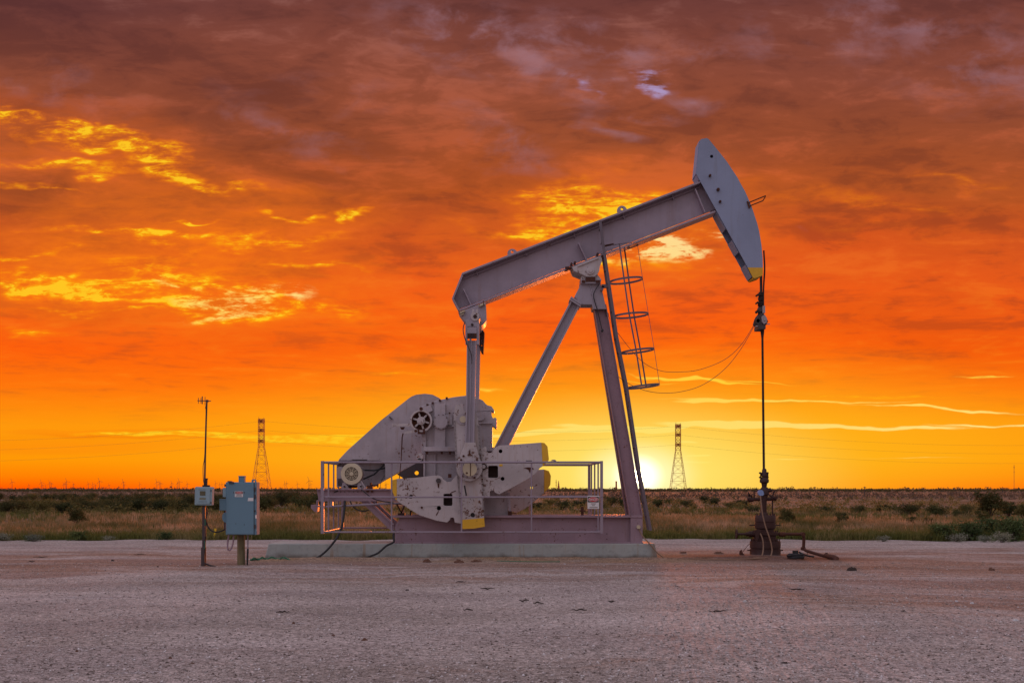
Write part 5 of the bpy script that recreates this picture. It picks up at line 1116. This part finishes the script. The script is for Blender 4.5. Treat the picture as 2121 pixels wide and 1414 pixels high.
MB().prism([(1568, 661), (1573, 652), (1577, 648), (1587, 656), (1591, 666), (1586, 673), (1571, 674), (1566, 668)], 28.2, 28.6).rect(1571, 673, 1586, 681, 28.15, 28.65).build('carrier_bar', 'dark', br)
MB().rect(1580, 633, 1585, 648, 28.18, 28.24).prism([(1578, 655), (1584, 651), (1589, 660), (1588, 668), (1583, 671), (1579, 666)], 28.12, 28.2).rect(1588, 670, 1595, 671.6, 28.2, 28.24).rect(1566, 674, 1570, 676, 28.2, 28.3).disc(1584, 662, 1.8, 28.08, 28.12, 8).build('sensor_housing', 'gear', br)
kn = MB()
for x, y, r in ((1570, 610, 2), (1569.5, 626, 2), (1570, 644, 3), (1570, 664, 4)): kn.disc(x, y, r, 28.2, 28.4, 10)
for y in (610, 625.5): kn.prism([(1567, y), (1574, y-2.4), (1574, y+2.4)], 28.25, 28.35)
kn.build('clamp_bolt', 'darkrust', br)
MB().tube([Wp(1578.5, 680, YC), Wp(1579, 686, YC), Wp(1579.2, 700, YC), Wp(1582.2, 974, YC)], [0.045, 0.045, 0.026, 0.028], 10).build('polished_rod', 'darkrust', br)
MB().tube(pxpath([(1568, 655), (1563, 662), (1562.5, 668), (1565, 671)], 28.25, 5), 0.009, 6).build('cable_loop', 'dark', br)
for lab, pts in (('upper thin sensor wire sagging from the rod clamp to the ladder', [(1564, 669, 28.3), (1535, 714, 28.3), (1500, 745, 28.3), (1450, 765, 28.3), (1410, 770, 28.3), (1370, 768, 28.3), (1335, 752, 28.35), (1305, 722, 28.35), (1275, 683, 28.4)]),
                 ('lower thin sensor wire sagging from the rod clamp to the samson post', [(1565, 670, 28.3), (1535, 722, 28.3), (1500, 765, 28.3), (1455, 797, 28.3), (1410, 811, 28.3), (1370, 813.5, 28.3), (1335, 808, 28.35), (1300, 793, 28.35), (1268, 770, 28.3)])):
    p = pxpath(pts, 28.3, 8); o = MB().tube(p, 0.006, 5).build('sensor_wire', 'dark', None, tuple(p[0])); tag(o, lab, 'wire', 'sensor wires hanging from the rod clamp')

# ------------------------------------------------------------------ well head
wh = thing('wellhead', 'rusty dark red oil well head with flanges, valves and stuffing box', 'wellhead', Wp(1585, 1153, YC))
wh.location.z = 0
Wx = Wp(1585, 0, YC).x
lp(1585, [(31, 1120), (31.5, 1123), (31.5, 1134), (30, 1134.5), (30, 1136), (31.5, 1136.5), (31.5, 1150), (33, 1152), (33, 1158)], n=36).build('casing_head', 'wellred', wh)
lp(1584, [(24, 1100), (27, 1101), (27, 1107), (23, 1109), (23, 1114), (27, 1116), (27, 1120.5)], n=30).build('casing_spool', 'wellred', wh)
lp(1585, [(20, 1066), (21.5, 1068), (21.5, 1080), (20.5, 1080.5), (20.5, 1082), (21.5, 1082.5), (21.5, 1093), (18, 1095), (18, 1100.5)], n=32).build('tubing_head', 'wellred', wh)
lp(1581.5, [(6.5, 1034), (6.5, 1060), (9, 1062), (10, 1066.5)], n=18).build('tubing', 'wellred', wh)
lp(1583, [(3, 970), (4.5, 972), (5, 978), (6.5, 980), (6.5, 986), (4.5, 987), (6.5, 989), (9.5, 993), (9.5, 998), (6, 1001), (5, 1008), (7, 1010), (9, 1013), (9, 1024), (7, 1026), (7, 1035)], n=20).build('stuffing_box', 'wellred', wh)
sb = MB()
for x in (1575.5, 1590.5): sb.tube([Wp(x, 978, YC), Wp(x, 991, YC)], 0.014, 6).disc(x, 979, 2, 28.35, 28.45, 8).disc(x, 988, 2, 28.35, 28.45, 8)
sb.strip((1574, 979), (1592, 979), 1.5, 28.36, 28.44).strip((1574, 988), (1592, 988), 1.5, 28.36, 28.44); sb.build('gland_bolt', 'wellred', wh)
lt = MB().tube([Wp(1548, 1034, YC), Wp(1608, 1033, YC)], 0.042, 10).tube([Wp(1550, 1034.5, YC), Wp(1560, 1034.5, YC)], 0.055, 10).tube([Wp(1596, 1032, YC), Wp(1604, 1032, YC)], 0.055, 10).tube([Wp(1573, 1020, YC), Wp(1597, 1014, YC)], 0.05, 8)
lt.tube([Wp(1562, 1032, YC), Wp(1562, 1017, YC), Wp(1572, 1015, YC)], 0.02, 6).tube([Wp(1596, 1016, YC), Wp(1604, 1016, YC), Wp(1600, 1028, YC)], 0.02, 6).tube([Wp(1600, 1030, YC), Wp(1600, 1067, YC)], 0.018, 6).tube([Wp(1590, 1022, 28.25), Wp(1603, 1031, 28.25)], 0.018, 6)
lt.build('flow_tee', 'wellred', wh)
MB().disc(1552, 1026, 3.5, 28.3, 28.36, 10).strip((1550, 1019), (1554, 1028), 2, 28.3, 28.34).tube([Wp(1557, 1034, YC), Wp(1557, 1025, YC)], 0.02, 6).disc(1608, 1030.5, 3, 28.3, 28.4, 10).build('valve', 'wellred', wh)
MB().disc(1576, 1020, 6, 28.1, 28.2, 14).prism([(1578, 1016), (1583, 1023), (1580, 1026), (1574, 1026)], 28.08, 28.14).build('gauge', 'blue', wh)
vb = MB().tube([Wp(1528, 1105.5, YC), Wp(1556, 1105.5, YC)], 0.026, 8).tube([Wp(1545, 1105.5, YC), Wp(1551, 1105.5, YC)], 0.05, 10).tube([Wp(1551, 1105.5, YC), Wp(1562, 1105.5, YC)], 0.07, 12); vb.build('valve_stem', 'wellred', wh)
hw = MB(); c = Wp(1524.5, 1105.5, YC); N = 20
ring = [c+Vector((0.012, math.cos(2*PI*k/N)*.10, math.sin(2*PI*k/N)*.10)) for k in range(N+1)]
hw.tube(ring, 0.016, 6, False)
for k in range(4): a = PI*k/4; hw.tube([c+Vector((0.01, math.cos(a)*.1, math.sin(a)*.1)), c-Vector((-.01, math.cos(a)*.1, math.sin(a)*.1))], 0.01, 5)
hw.build('handwheel', 'wellred', wh)
stu = MB()
for y, xs in ((1087, (1552, 1563)), (1087, (1606, 1616)), (1139, (1548, 1555)), (1139, (1615, 1622))): stu.tube([Wp(xs[0], y, YC), Wp(xs[1], y, YC)], 0.016, 6)
for k in range(16):
    a = 2*PI*k/16
    for r, y0, y1 in ((25*.0111, 1098, 1104), (29*.0111, 1116, 1123), (19.5*.0111, 1063, 1068), (29*.0111, 1149, 1156)):
        z0, z1 = Wp(0, y1, YC).z, Wp(0, y0, YC).z; stu.tube([(Wx+r*math.cos(a), YC+r*math.sin(a), z0), (Wx+r*math.cos(a), YC+r*math.sin(a), z1)], 0.014, 6)
stu.build('flange_stud', 'wellred', wh)
MB().prism([(1562, 1098), (1572, 1095), (1578, 1098), (1574, 1104), (1570, 1118), (1566, 1118), (1565, 1104)], 28.06, 28.1).build('tag_plate', 'wellred', wh)
fl = MB().tube(pxpath([(1610, 1105.5), (1640, 1105.5), (1656, 1105.5)], YC, 3)+[Wp(1663, 1106, YC), Wp(1665, 1112, YC)]+pxpath([(1665, 1120), (1664.5, 1132)], YC, 2)+[Wp(1665.5, 1137, YC), Wp(1670, 1140, 28.1)]+pxpath([(1700, 1149, 27.6), (1712, 1152, 27.4)], YC, 3), 0.036, 10)
fl.tube([Wp(1614, 1106, YC), Wp(1626, 1106, YC)], 0.055, 10).disc(1664, 1106, 4.4, 28.33, 28.47, 12).disc(1665, 1136, 4, 28.33, 28.47, 12)
fl.tube([Wp(1709, 1150, 27.4), Wp(1727, 1154, 27.1), Wp(1732, 1157, 27.0), Wp(1731, 1163, 26.95)], [0.05, 0.06, 0.066, 0.05], 10).tube([Wp(1712, 1144, 27.4), Wp(1711, 1153, 27.4)], 0.03, 8).tube([Wp(1672, 1140, 28.1), Wp(1672, 1150, 28.1)], .008, 5)
flo = fl.build('flowline', 'rust', None, (Wp(1665, 0, YC).x, YC, 0)); tag(flo, 'rusty flowline pipe stepping down from the well head to the ground on its right', 'pipe')
for lab, pts in (('tan hose hanging from the well head gauge down to the ground, longer one', [(1575, 1026, 28.1), (1577, 1045, 28.05), (1579, 1062, 28.0), (1585, 1088, 27.95), (1592, 1108, 27.9), (1597, 1125, 27.88), (1599, 1141, 27.85), (1594, 1154, 27.7), (1580, 1161.5, 27.2), (1553, 1163, 26.9), (1500, 1165, 26.7), (1440, 1166, 26.8), (1390, 1160, 27.2), (1365, 1147, 27.5), (1345, 1125, 27.6), (1330, 1108, 27.7), (1323, 1093, 27.8)]),
                 ('tan hose looping from the well head flange to the ground, shorter one', [(1575, 1104, 28.0), (1580, 1118, 27.95), (1581, 1135, 27.9), (1579, 1148, 27.8), (1574, 1158, 27.5), (1560, 1163, 27.2)])):
    p = pxpath(pts, 28, 6); p = [Vector((q.x, q.y, max(q.z, 0.03))) for q in p]
    tag(MB().tube(p, 0.016, 8).build('hose', 'hose', None, (p[-1].x, p[-1].y, 0)), lab, 'hose', 'hoses at the well head')
o = MB().disc(1323, 1091, 4, 27.74, 27.82, 14).build('junction_disc', 'cream', skid)
cc = Wp(1648, 1154, 27.2)
coil = MB(); pts = [Vector((cc.x+(.17+.02*math.sin(k*.7))*math.cos(k*.42), cc.y+.22*math.sin(k*.42), 0.03+0.0016*k)) for k in range(60)]
coil.tube(pts, 0.02, 6).tube(smooth_path([pts[-1], Vector((cc.x+.1, cc.y+.1, .16)), Vector((cc.x+.3, cc.y+.3, .08)), Vector((cc.x+.5, cc.y+.4, .04))], 4), 0.02, 6).box(cc.x-.06, cc.x+.05, cc.y-.05, cc.y+.05, .1, .2)
tag(coil.build('hose_coil', 'black', None, (cc.x, cc.y, 0)), 'black coil of hose lying between the well head and the flowline', 'hose')
MB_ = MB().prism([(1533, 1141), (1537, 1138), (1537, 1143), (1541, 1147), (1541, 1153), (1536, 1154), (1533, 1150)], 28.2, 28.3).tube([Wp(1536, 1145, 28.25), Wp(1548, 1130, 28.3), Wp(1553, 1125, 28.3)], 0.007, 5)
tag(MB_.build('ground_clamp', 'rust', None, (Wp(1537, 0, 28.2).x, 28.25, 0)), 'small rusty clamp with a wire beside the left foot of the well head', 'clamp')
# short marker/pipe etc
p = pxpath([(519, 1161, 26.6), (535, 1156, 26.9), (552, 1154, 27.0), (575, 1157, 27.0), (598, 1158, 26.9)], 27, 6); p = [Vector((q.x, q.y, 0.03)) for q in p]
q2 = [Vector((a.x*0.999+.05, a.y-.1, .045+.03*math.sin(i))) for i, a in enumerate(p)]
tag(MB().tube(p, 0.02, 6).tube(q2, 0.014, 6).build('green_cord', 'green', None, (p[2].x, p[2].y, 0)), 'green cord lying in front of the left end of the slab', 'cord')
p = pxpath([(1030, 1163, 26.4), (1070, 1168, 26.2), (1110, 1171, 26.1), (1160, 1171, 26.1)], 26, 6); p = [Vector((q.x, q.y, 0.02)) for q in p]
tag(MB().tube(p, 0.008, 5).build('green_cord', 'green', None, (p[2].x, p[2].y, 0)), 'thin green wire lying on the sand in front of the slab middle', 'cord')
p = [Vector((x, 39.0 if x > -8 else 39.0, 0.03)) for x in np.linspace(-10.2, -3.6, 12)]
tag(MB().tube(p, 0.03, 6).build('ground_pipe', 'dark', None, (-6, 39, 0)), 'thin dark pipe lying along the far edge of the pad', 'pipe')

# ------------------------------------------------------------------ control box with antenna
Yb = 24.9
cbx = thing('control_box', 'pale blue control box with a small screen on a dark steel post', 'control box', (Wp(422, 0, Yb).x, Yb, 0))
bx = MB().prism([(403.5, 1009), (406, 1007.5), (438, 1008), (439.8, 1010), (438.5, 1046), (403, 1045.5)], Yb-.12, Yb+.06).build('enclosure', 'cab2', cbx, bevel=0.01)
MB().prism([(407, 1011), (435, 1011), (434.5, 1042.5), (406.5, 1042.5)], Yb-.135, Yb-.12, ref=Yb-.13).build('door', 'cab2', bx, bevel=0.004)
MB().rect(414, 1016.5, 425.3, 1025.5, Yb-.142, Yb-.135).build('screen', 'screen', bx)
MB().rect(413, 1030, 426, 1034.5, Yb-.138, Yb-.135).build('label', 'sage', bx)
MB().rect(411, 1038, 429, 1038.7, Yb-.138, Yb-.135).rect(411, 1013.2, 427, 1013.8, Yb-.138, Yb-.135).rect(436.4, 1014, 437.6, 1017, Yb-.14, Yb-.12).rect(436.2, 1038, 437.4, 1043, Yb-.14, Yb-.12).build('trim_line', 'dark', bx)
pm = MB(); c = Wp(422.5, 0, Yb); pm.box(c.x-.03, c.x+.03, Yb-.03, Yb+.03, -.3, Wp(0, 1046, Yb).z); pm.box(c.x-.045, c.x+.03, Yb-.06, Yb+.05, 0, .38); pm.build('post', 'dark', cbx)
tb = MB()
for dx in (0.04, 0.055, 0.07): tb.tube(pxpath([(426, 1046), (427+dx*40, 1060), (426.5, 1075), (426, 1110), (424, 1140), (422, 1168)], Yb-.05, 4), 0.011, 6)
tb.build('conduit', 'black', cbx)
MB().tube(pxpath([(424, 1120), (425, 1128), (423, 1136)], Yb-.08, 4), 0.008, 5).tube([Wp(425, 1075, Yb-.07), Wp(425, 1088, Yb-.07)], .008, 5).build('ground_wire', 'green', cbx)
MB().tube(pxpath([(424, 1166), (434, 1170), (447, 1173)], Yb-.1, 5), 0.018, 6).build('buried_cable', 'black', cbx)
cp = MB().rect(419, 1004, 434, 1008, Yb-.03, Yb+.03).prism([(424, 1004), (424, 998), (426, 992), (425, 990), (430, 990), (429, 993), (428.5, 1004)], Yb-.02, Yb+.03).build('cable_gland', 'darkrust', cbx)
an = thing('antenna_mast', 'tall thin mast with a small directional antenna above the control box', 'antenna', Wp(424, 1008, Yb+.1)); 
MB().tube([Wp(423, 1046, Yb+.1), Wp(425, 950, Yb+.1), Wp(427, 870, Yb+.1), Wp(428.5, 828, Yb+.1)], [0.020, 0.018, 0.017, 0.017], 8).build('mast', 'dark', an)
ya_ = MB().tube([Wp(409, 829.5, Yb+.06), Wp(437, 830.3, Yb+.06)], 0.010, 6).rect(426.5, 827.5, 431, 832, Yb+.04, Yb+.12)
yo = ya_.build('boom', 'dark', an); el = MB()
for x, a, b in ((411, 823.5, 835.5), (416.3, 823.5, 835.5), (419, 820.5, 836.5), (424.8, 821.5, 838.5)): el.tube([Wp(x, a, Yb+.06), Wp(x, b, Yb+.06)], 0.0065 if x != 419 else 0.011, 5)
el.build('antenna_element', 'dark', yo)
MB().tube(pxpath([(427, 838), (425.5, 845), (426.5, 850), (426, 900), (423.5, 948), (420.8, 965), (421, 990), (423, 1004)], Yb+.03, 5), 0.007, 5).build('antenna_cable', 'black', an)
p = pxpath([(428, 1060, Yb), (427.5, 1080, Yb), (433, 1094, Yb), (444, 1101, Yb), (456, 1100, 25.0), (466, 1096, 25.1)], Yb, 5)
tag(MB().tube(p, 0.014, 8).build('cable', 'black', None, tuple(p[2])), 'black cable slung between the control box post and the cabinet', 'cable')

Yk = 25.2
cab = thing('electrical_cabinet', 'large blue-grey electrical cabinet on a wooden post with a DANGER label', 'cabinet', (Wp(498, 0, Yk).x, Yk, 0))
bd_ = MB().rect(468, 998, 532, 1107, Yk-.22, Yk+.08, ref=Yk-.2).build('cabinet_body', 'cab', cab, bevel=0.008)
dr = MB().rect(469.5, 1000.5, 525.5, 1106, Yk-.245, Yk-.22).build('door', 'cab', bd_, bevel=0.006)
hg = MB()
for y in (1009, 1024, 1056, 1086): hg.rect(525.8, y, 528.6, y+ (8 if y != 1056 else 3), Yk-.25, Yk-.22)
hg.build('latch', 'dark', bd_)
MB().rect(528.5, 1066, 531.5, 1073, Yk-.226, Yk-.22).build('tag_plate', 'white', bd_)
MB().rect(526, 998.5, 526.8, 1107, Yk-.223, Yk-.22).build('door_gap', 'signblack', bd_)
MB().rect(494, 985.5, 505.8, 998, Yk-.12, Yk+.02).rect(493.4, 985, 506.4, 987, Yk-.13, Yk+.03).build('top_housing', 'cab', bd_, bevel=0.005)
MB().prism([(521, 999), (521, 993.5), (524, 992), (527, 992), (530, 994), (531.5, 999)], Yk-.02, Yk, holes=[circ(526.5, 996.5, 1.7, 10)]).build('lifting_ear', 'cab', bd_)
MB().rect(471, 995.5, 480, 998, Yk-.1, Yk).rect(474, 997, 484, 1001, Yk-.27, Yk-.24).rect(464.5, 1002, 469, 1007.5, Yk-.1, Yk).tube([Wp(466, 1057, Yk-.1), Wp(466, 1062, Yk-.1)], .02, 6).tube([Wp(466, 1080, Yk-.1), Wp(466, 1098, Yk-.1)], .02, 6).build('conduit_fitting', 'dark', bd_)
MB().rect(461.5, 1009.5, 469, 1029, Yk-.14, Yk).build('meter_box', 'cab2', bd_, bevel=0.004)
MB().rect(454.5, 1034, 468.6, 1056.5, Yk-.18, Yk).rect(454, 1033, 469, 1034.6, Yk-.19, Yk+.01).build('junction_box', 'cab', bd_, bevel=0.004)
MB().prism([(469, 1060), (463, 1062), (460, 1067), (460, 1074), (463, 1080), (469, 1082)], Yk-.14, Yk).build('round_box', 'cab', bd_, bevel=0.004)
lb = MB().rect(486.3, 1016.6, 503.4, 1028.6, Yk-.250, Yk-.245).build('danger_label', 'white', dr)
MB().rect(487.3, 1017.2, 502.6, 1022.3, Yk-.252, Yk-.250).build('black_band', 'signblack', dr); ell(495, 1019.8, 7.2, 2.4, Yk-.254, Yk-.252).build('red_oval', 'red', dr)
c = Wp(495, 1019.8, Yk-.25); text_mesh('DANGER', 0.026, 'white', 'word_danger', dr, (c.x, Yk-.2555, c.z), 0.115, .0008)
MB().rect(490, 1023.6, 500, 1024.5, Yk-.252, Yk-.25).rect(488.5, 1025.8, 501.5, 1026.8, Yk-.252, Yk-.25).build('fine_print', 'dark', dr)
MB().rect(483.5, 1018, 484.8, 1021, Yk-.25, Yk-.245).rect(504.8, 1018, 506.2, 1021, Yk-.25, Yk-.245).disc(488.5, 1084, .9, Yk-.25, Yk-.245, 8).disc(506, 1086, .9, Yk-.25, Yk-.245, 8).build('rivet', 'dark', dr)
MB().prism([(514, 1030.5), (524.8, 1030.5), (524.8, 1037), (513, 1037)], Yk-.248, Yk-.245).build('sticker', 'white', dr)
c = Wp(497.5, 0, Yk); MB().tube([(c.x, Yk+.09, -.3), (c.x, Yk+.085, .8), (c.x+.01, Yk+.16, 1.5)], [0.082, 0.078, 0.075], 14).build('wooden_post', 'wood', cab)
MB().tube(pxpath([(474.5, 1106), (472, 1120), (471.5, 1134), (474.5, 1139), (479, 1135), (483, 1122), (484, 1106)], Yk-.1, 6), 0.017, 8).build('conduit_loop', 'skid', cab)
MB().tube([Wp(513.5, 1106, Yk), Wp(513.3, 1137, Yk)], 0.014, 8).build('conduit', 'rail', cab)
MB().tube([Wp(513.3, 1136, Yk), Wp(512.5, 1158, Yk), Wp(512.3, 1172, Yk)], [0.02, 0.02, .012], 8).build('conduit_sleeve', 'black', cab)
MB().tube([Wp(508.5, 1107, Yk), Wp(508.5, 1113, Yk)], .008, 5).build('ground_lug', 'dark', cab)
c = Wp(443.5, 1115, 38.0)
tag(MB().beam(Vector((c.x, 38.0, -.1)), Vector((Wp(446, 1094, 38).x, 38.0, Wp(446, 1094, 38).z)), 0.06, 0.02).build('marker_stake', 'stakey', None, (c.x, 38, 0)), 'leaning yellow marker stake at the pad edge between control box and cabinet', 'stake')

# ------------------------------------------------------------------ transmission towers and lines
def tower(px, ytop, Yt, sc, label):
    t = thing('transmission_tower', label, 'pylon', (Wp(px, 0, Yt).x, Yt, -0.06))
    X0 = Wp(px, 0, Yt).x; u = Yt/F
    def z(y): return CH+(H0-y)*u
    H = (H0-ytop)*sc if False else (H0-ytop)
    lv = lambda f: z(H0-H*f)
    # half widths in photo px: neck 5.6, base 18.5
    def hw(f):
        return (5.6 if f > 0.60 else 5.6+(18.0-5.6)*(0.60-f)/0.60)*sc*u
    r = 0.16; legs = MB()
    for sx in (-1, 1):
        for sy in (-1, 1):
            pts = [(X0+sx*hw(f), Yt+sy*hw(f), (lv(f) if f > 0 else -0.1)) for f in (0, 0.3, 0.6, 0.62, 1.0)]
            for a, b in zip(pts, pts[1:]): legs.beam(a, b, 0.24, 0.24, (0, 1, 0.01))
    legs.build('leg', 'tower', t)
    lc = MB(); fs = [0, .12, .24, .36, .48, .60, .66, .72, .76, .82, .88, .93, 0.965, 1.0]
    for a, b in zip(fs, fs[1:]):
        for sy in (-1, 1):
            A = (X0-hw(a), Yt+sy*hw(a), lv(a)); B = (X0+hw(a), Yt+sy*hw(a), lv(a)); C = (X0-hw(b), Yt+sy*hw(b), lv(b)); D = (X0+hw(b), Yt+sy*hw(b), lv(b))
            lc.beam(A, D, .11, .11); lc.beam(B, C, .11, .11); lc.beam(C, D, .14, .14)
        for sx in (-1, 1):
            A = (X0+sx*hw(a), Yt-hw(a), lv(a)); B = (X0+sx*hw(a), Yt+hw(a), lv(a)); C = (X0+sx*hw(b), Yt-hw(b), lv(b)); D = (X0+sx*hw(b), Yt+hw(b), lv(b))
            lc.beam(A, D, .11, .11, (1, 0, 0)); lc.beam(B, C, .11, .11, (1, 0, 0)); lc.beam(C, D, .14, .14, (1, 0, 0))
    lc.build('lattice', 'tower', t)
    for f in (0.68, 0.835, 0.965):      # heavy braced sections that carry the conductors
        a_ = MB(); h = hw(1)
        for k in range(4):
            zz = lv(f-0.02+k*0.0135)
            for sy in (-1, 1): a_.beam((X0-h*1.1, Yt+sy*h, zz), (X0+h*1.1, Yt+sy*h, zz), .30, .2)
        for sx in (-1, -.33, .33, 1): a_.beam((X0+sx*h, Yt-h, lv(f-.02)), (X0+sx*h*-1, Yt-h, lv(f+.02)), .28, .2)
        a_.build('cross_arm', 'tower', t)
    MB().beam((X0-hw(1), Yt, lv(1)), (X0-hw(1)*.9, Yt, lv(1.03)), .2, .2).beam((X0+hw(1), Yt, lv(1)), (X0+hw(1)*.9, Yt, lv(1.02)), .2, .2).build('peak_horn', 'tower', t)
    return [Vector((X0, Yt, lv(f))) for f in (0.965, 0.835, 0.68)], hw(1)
Y1t, Y2t = 790.0, 856.0
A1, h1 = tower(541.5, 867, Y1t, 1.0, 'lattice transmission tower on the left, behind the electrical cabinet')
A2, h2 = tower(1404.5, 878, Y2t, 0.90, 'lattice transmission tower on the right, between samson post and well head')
for ti, (a3, b3, desc) in enumerate((([Vector((Wp(-900, 0, 760).x, 760, v.z)) for v in A1], A1, 'left of the left tower'), (A1, A2, 'between the two towers'), (A2, [Vector((Wp(2700, 0, 900).x, 900, v.z)) for v in A2], 'right of the right tower'))):
    for li, (a, b) in enumerate(zip(a3, b3)):
        a = a+Vector((h1 if ti == 1 else 0, 0, 0)); L = (b-a).length; sag = {0: 27, 1: 11, 2: 25}[ti]
        pts = [a.lerp(b, t)-Vector((0, 0, sag*4*t*(1-t)*0.5)) for t in np.linspace(0, 1, 25)]
        o = MB().tube(pts, 0.035, 4, False).build('power_line', 'dark', None, tuple(a)); tag(o, ('top', 'middle', 'bottom')[li]+' power line strung '+desc, 'power line', 'power lines of the transmission towers')

def turbine(name, m='turb'):
    mb = MB().tube([(0, 0, 0), (0, 0, 75)], [2.4, 1.6], 8).box(-2, 2, -4, 4, 74, 78)
    for k in range(3):
        a = R(90+120*k+17); mb.beam((0, -5, 76), (36*math.cos(a), -5, 76+36*math.sin(a)), 2.2, 0.6, (0, 1, 0))
    return mb
tproto = turbine('wind_turbine').build('wind_turbine', 'turb', None, (0, 0, 0))
def zone(px): return 'between the left edge and the first sage bush' if px < 110 else 'above the scrub left of the control box' if px < 230 else 'just left of the control box' if px < 400 else 'between control box and cabinet' if px < 470 else 'between left tower and railing'
first = True
for i, (px, top) in enumerate([(25, 996), (60, 1003), (85.5, 997), (89, 1003), (94, 1003), (103, 998), (106.5, 1000), (132, 1001), (135.5, 1000), (138, 995), (152.5, 1001), (183, 1000), (192.5, 1001), (198, 1003), (206, 994.5), (226, 1003), (255.5, 996), (258, 1002), (289.5, 1001),
    (325, 996), (330, 999), (333, 999), (356, 999), (368, 999), (371, 995), (388, 1000), (447, 999), (455, 1001), (460, 1001), (590, 999), (594, 999), (616, 1000), (640, 993), (644, 1001), (800, 1000), (799, 1003)]):
    sc = (H0-top)/16.5*0.95; o = tproto if i == 0 else tproto.copy()
    if i: COL.objects.link(o)
    o.location = (Wp(px, 0, 12000).x, 12000, 0); o.scale = (sc, 1, sc); o.rotation_euler = (0, 0, rg.uniform(-.5, .5))
    size = 'tall' if top < 998 else 'middling' if top < 1001 else 'small'
    tag(o, '%s far wind turbine on the horizon, %s' % (size, zone(px)), 'wind turbine', '%s wind turbines %s' % (size, zone(px)))
# other far things
def farmast(px, top, Y, w, name, label, cat, build):
    c = Wp(px, 0, Y); h = CH+(H0-top)*Y/F; o = build(c.x, Y, h).build(name, 'tower', None, (c.x, Y, 0)); return tag(o, label, cat)
farmast(2100.5, 962, 3000, 0, 'radio_mast', 'thin radio mast on the horizon near the right edge', 'mast', lambda x, Y, h: MB().tube([(x, Y, 0), (x, Y, h)], 0.5, 6).box(x-1.6, x+1.6, Y-1, Y+1, h*.88, h*.9).box(x-1.2, x+1.2, Y-1, Y+1, h*.70, h*.71))
farmast(1152, 993, 3000, 0, 'radio_mast', 'thin far mast between railing end and counterweight', 'mast', lambda x, Y, h: MB().tube([(x, Y, 0), (x, Y, h)], 0.7, 6).box(x-1.6, x+1.6, Y-1, Y+1, h*.7, h*.75).box(x-1.3, x+1.3, Y-1, Y+1, h*.45, h*.5))
farmast(1157, 995, 3000, 0, 'drilling_derrick', 'small far derrick right of the thin mast', 'derrick', lambda x, Y, h: MB().tube([(x, Y, 0), (x, Y, h*.5), (x, Y, h)], [2.6, 1.6, .5], 4).box(x-2.6, x+2.6, Y-1, Y+1, h*.3, h*.38).box(x-2, x+2, Y-1, Y+1, h*.55, h*.6))
farmast(1276.5, 996, 1500, 0, 'storage_stack', 'stubby dark stack on the horizon left of the samson post', 'stack', lambda x, Y, h: MB().lathe(x, Y, [(1.0, 0), (1.0, h*.9), (1.15, h*.92), (1.15, h)], 12).box(x-2.4, x+.4, Y-1, Y+1, 0, h*.25))
for px, top, Y, lab in ((1791, 1007, 300, 'thin utility pole in the scrub right of the well head'), (2019.5, 1018, 230, 'utility pole with a crossarm left of the tallest tree'), (2076, 1010, 420, 'small far utility pole right of the tallest tree')):
    c = Wp(px, 0, Y); h = CH+(H0-top)*Y/F if top < H0 else CH-(top-H0)*Y/F
    tag(MB().tube([(c.x, Y, -.1), (c.x, Y, max(h, 1.2))], 0.09, 6).box(c.x-.35, c.x+.35, Y-.06, Y+.06, max(h, 1.2)*.86, max(h, 1.2)*.92).build('utility_pole', 'dark', None, (c.x, Y, 0)), lab, 'pole')

for o in list(bpy.data.objects):
    if o.type == 'MESH' and o.parent and o.name.split('.')[0] in SPLIT and not o.children: split_loose(o)
for P in PB+PT+PS+PW: 
    if '_used' in P: del P['_used']
for o in list(bpy.data.objects):
    if '_used' in o: del o['_used']

# ------------------------------------------------------------------ render
scene.render.engine = 'CYCLES'
scene.render.resolution_x = 1024; scene.render.resolution_y = 682
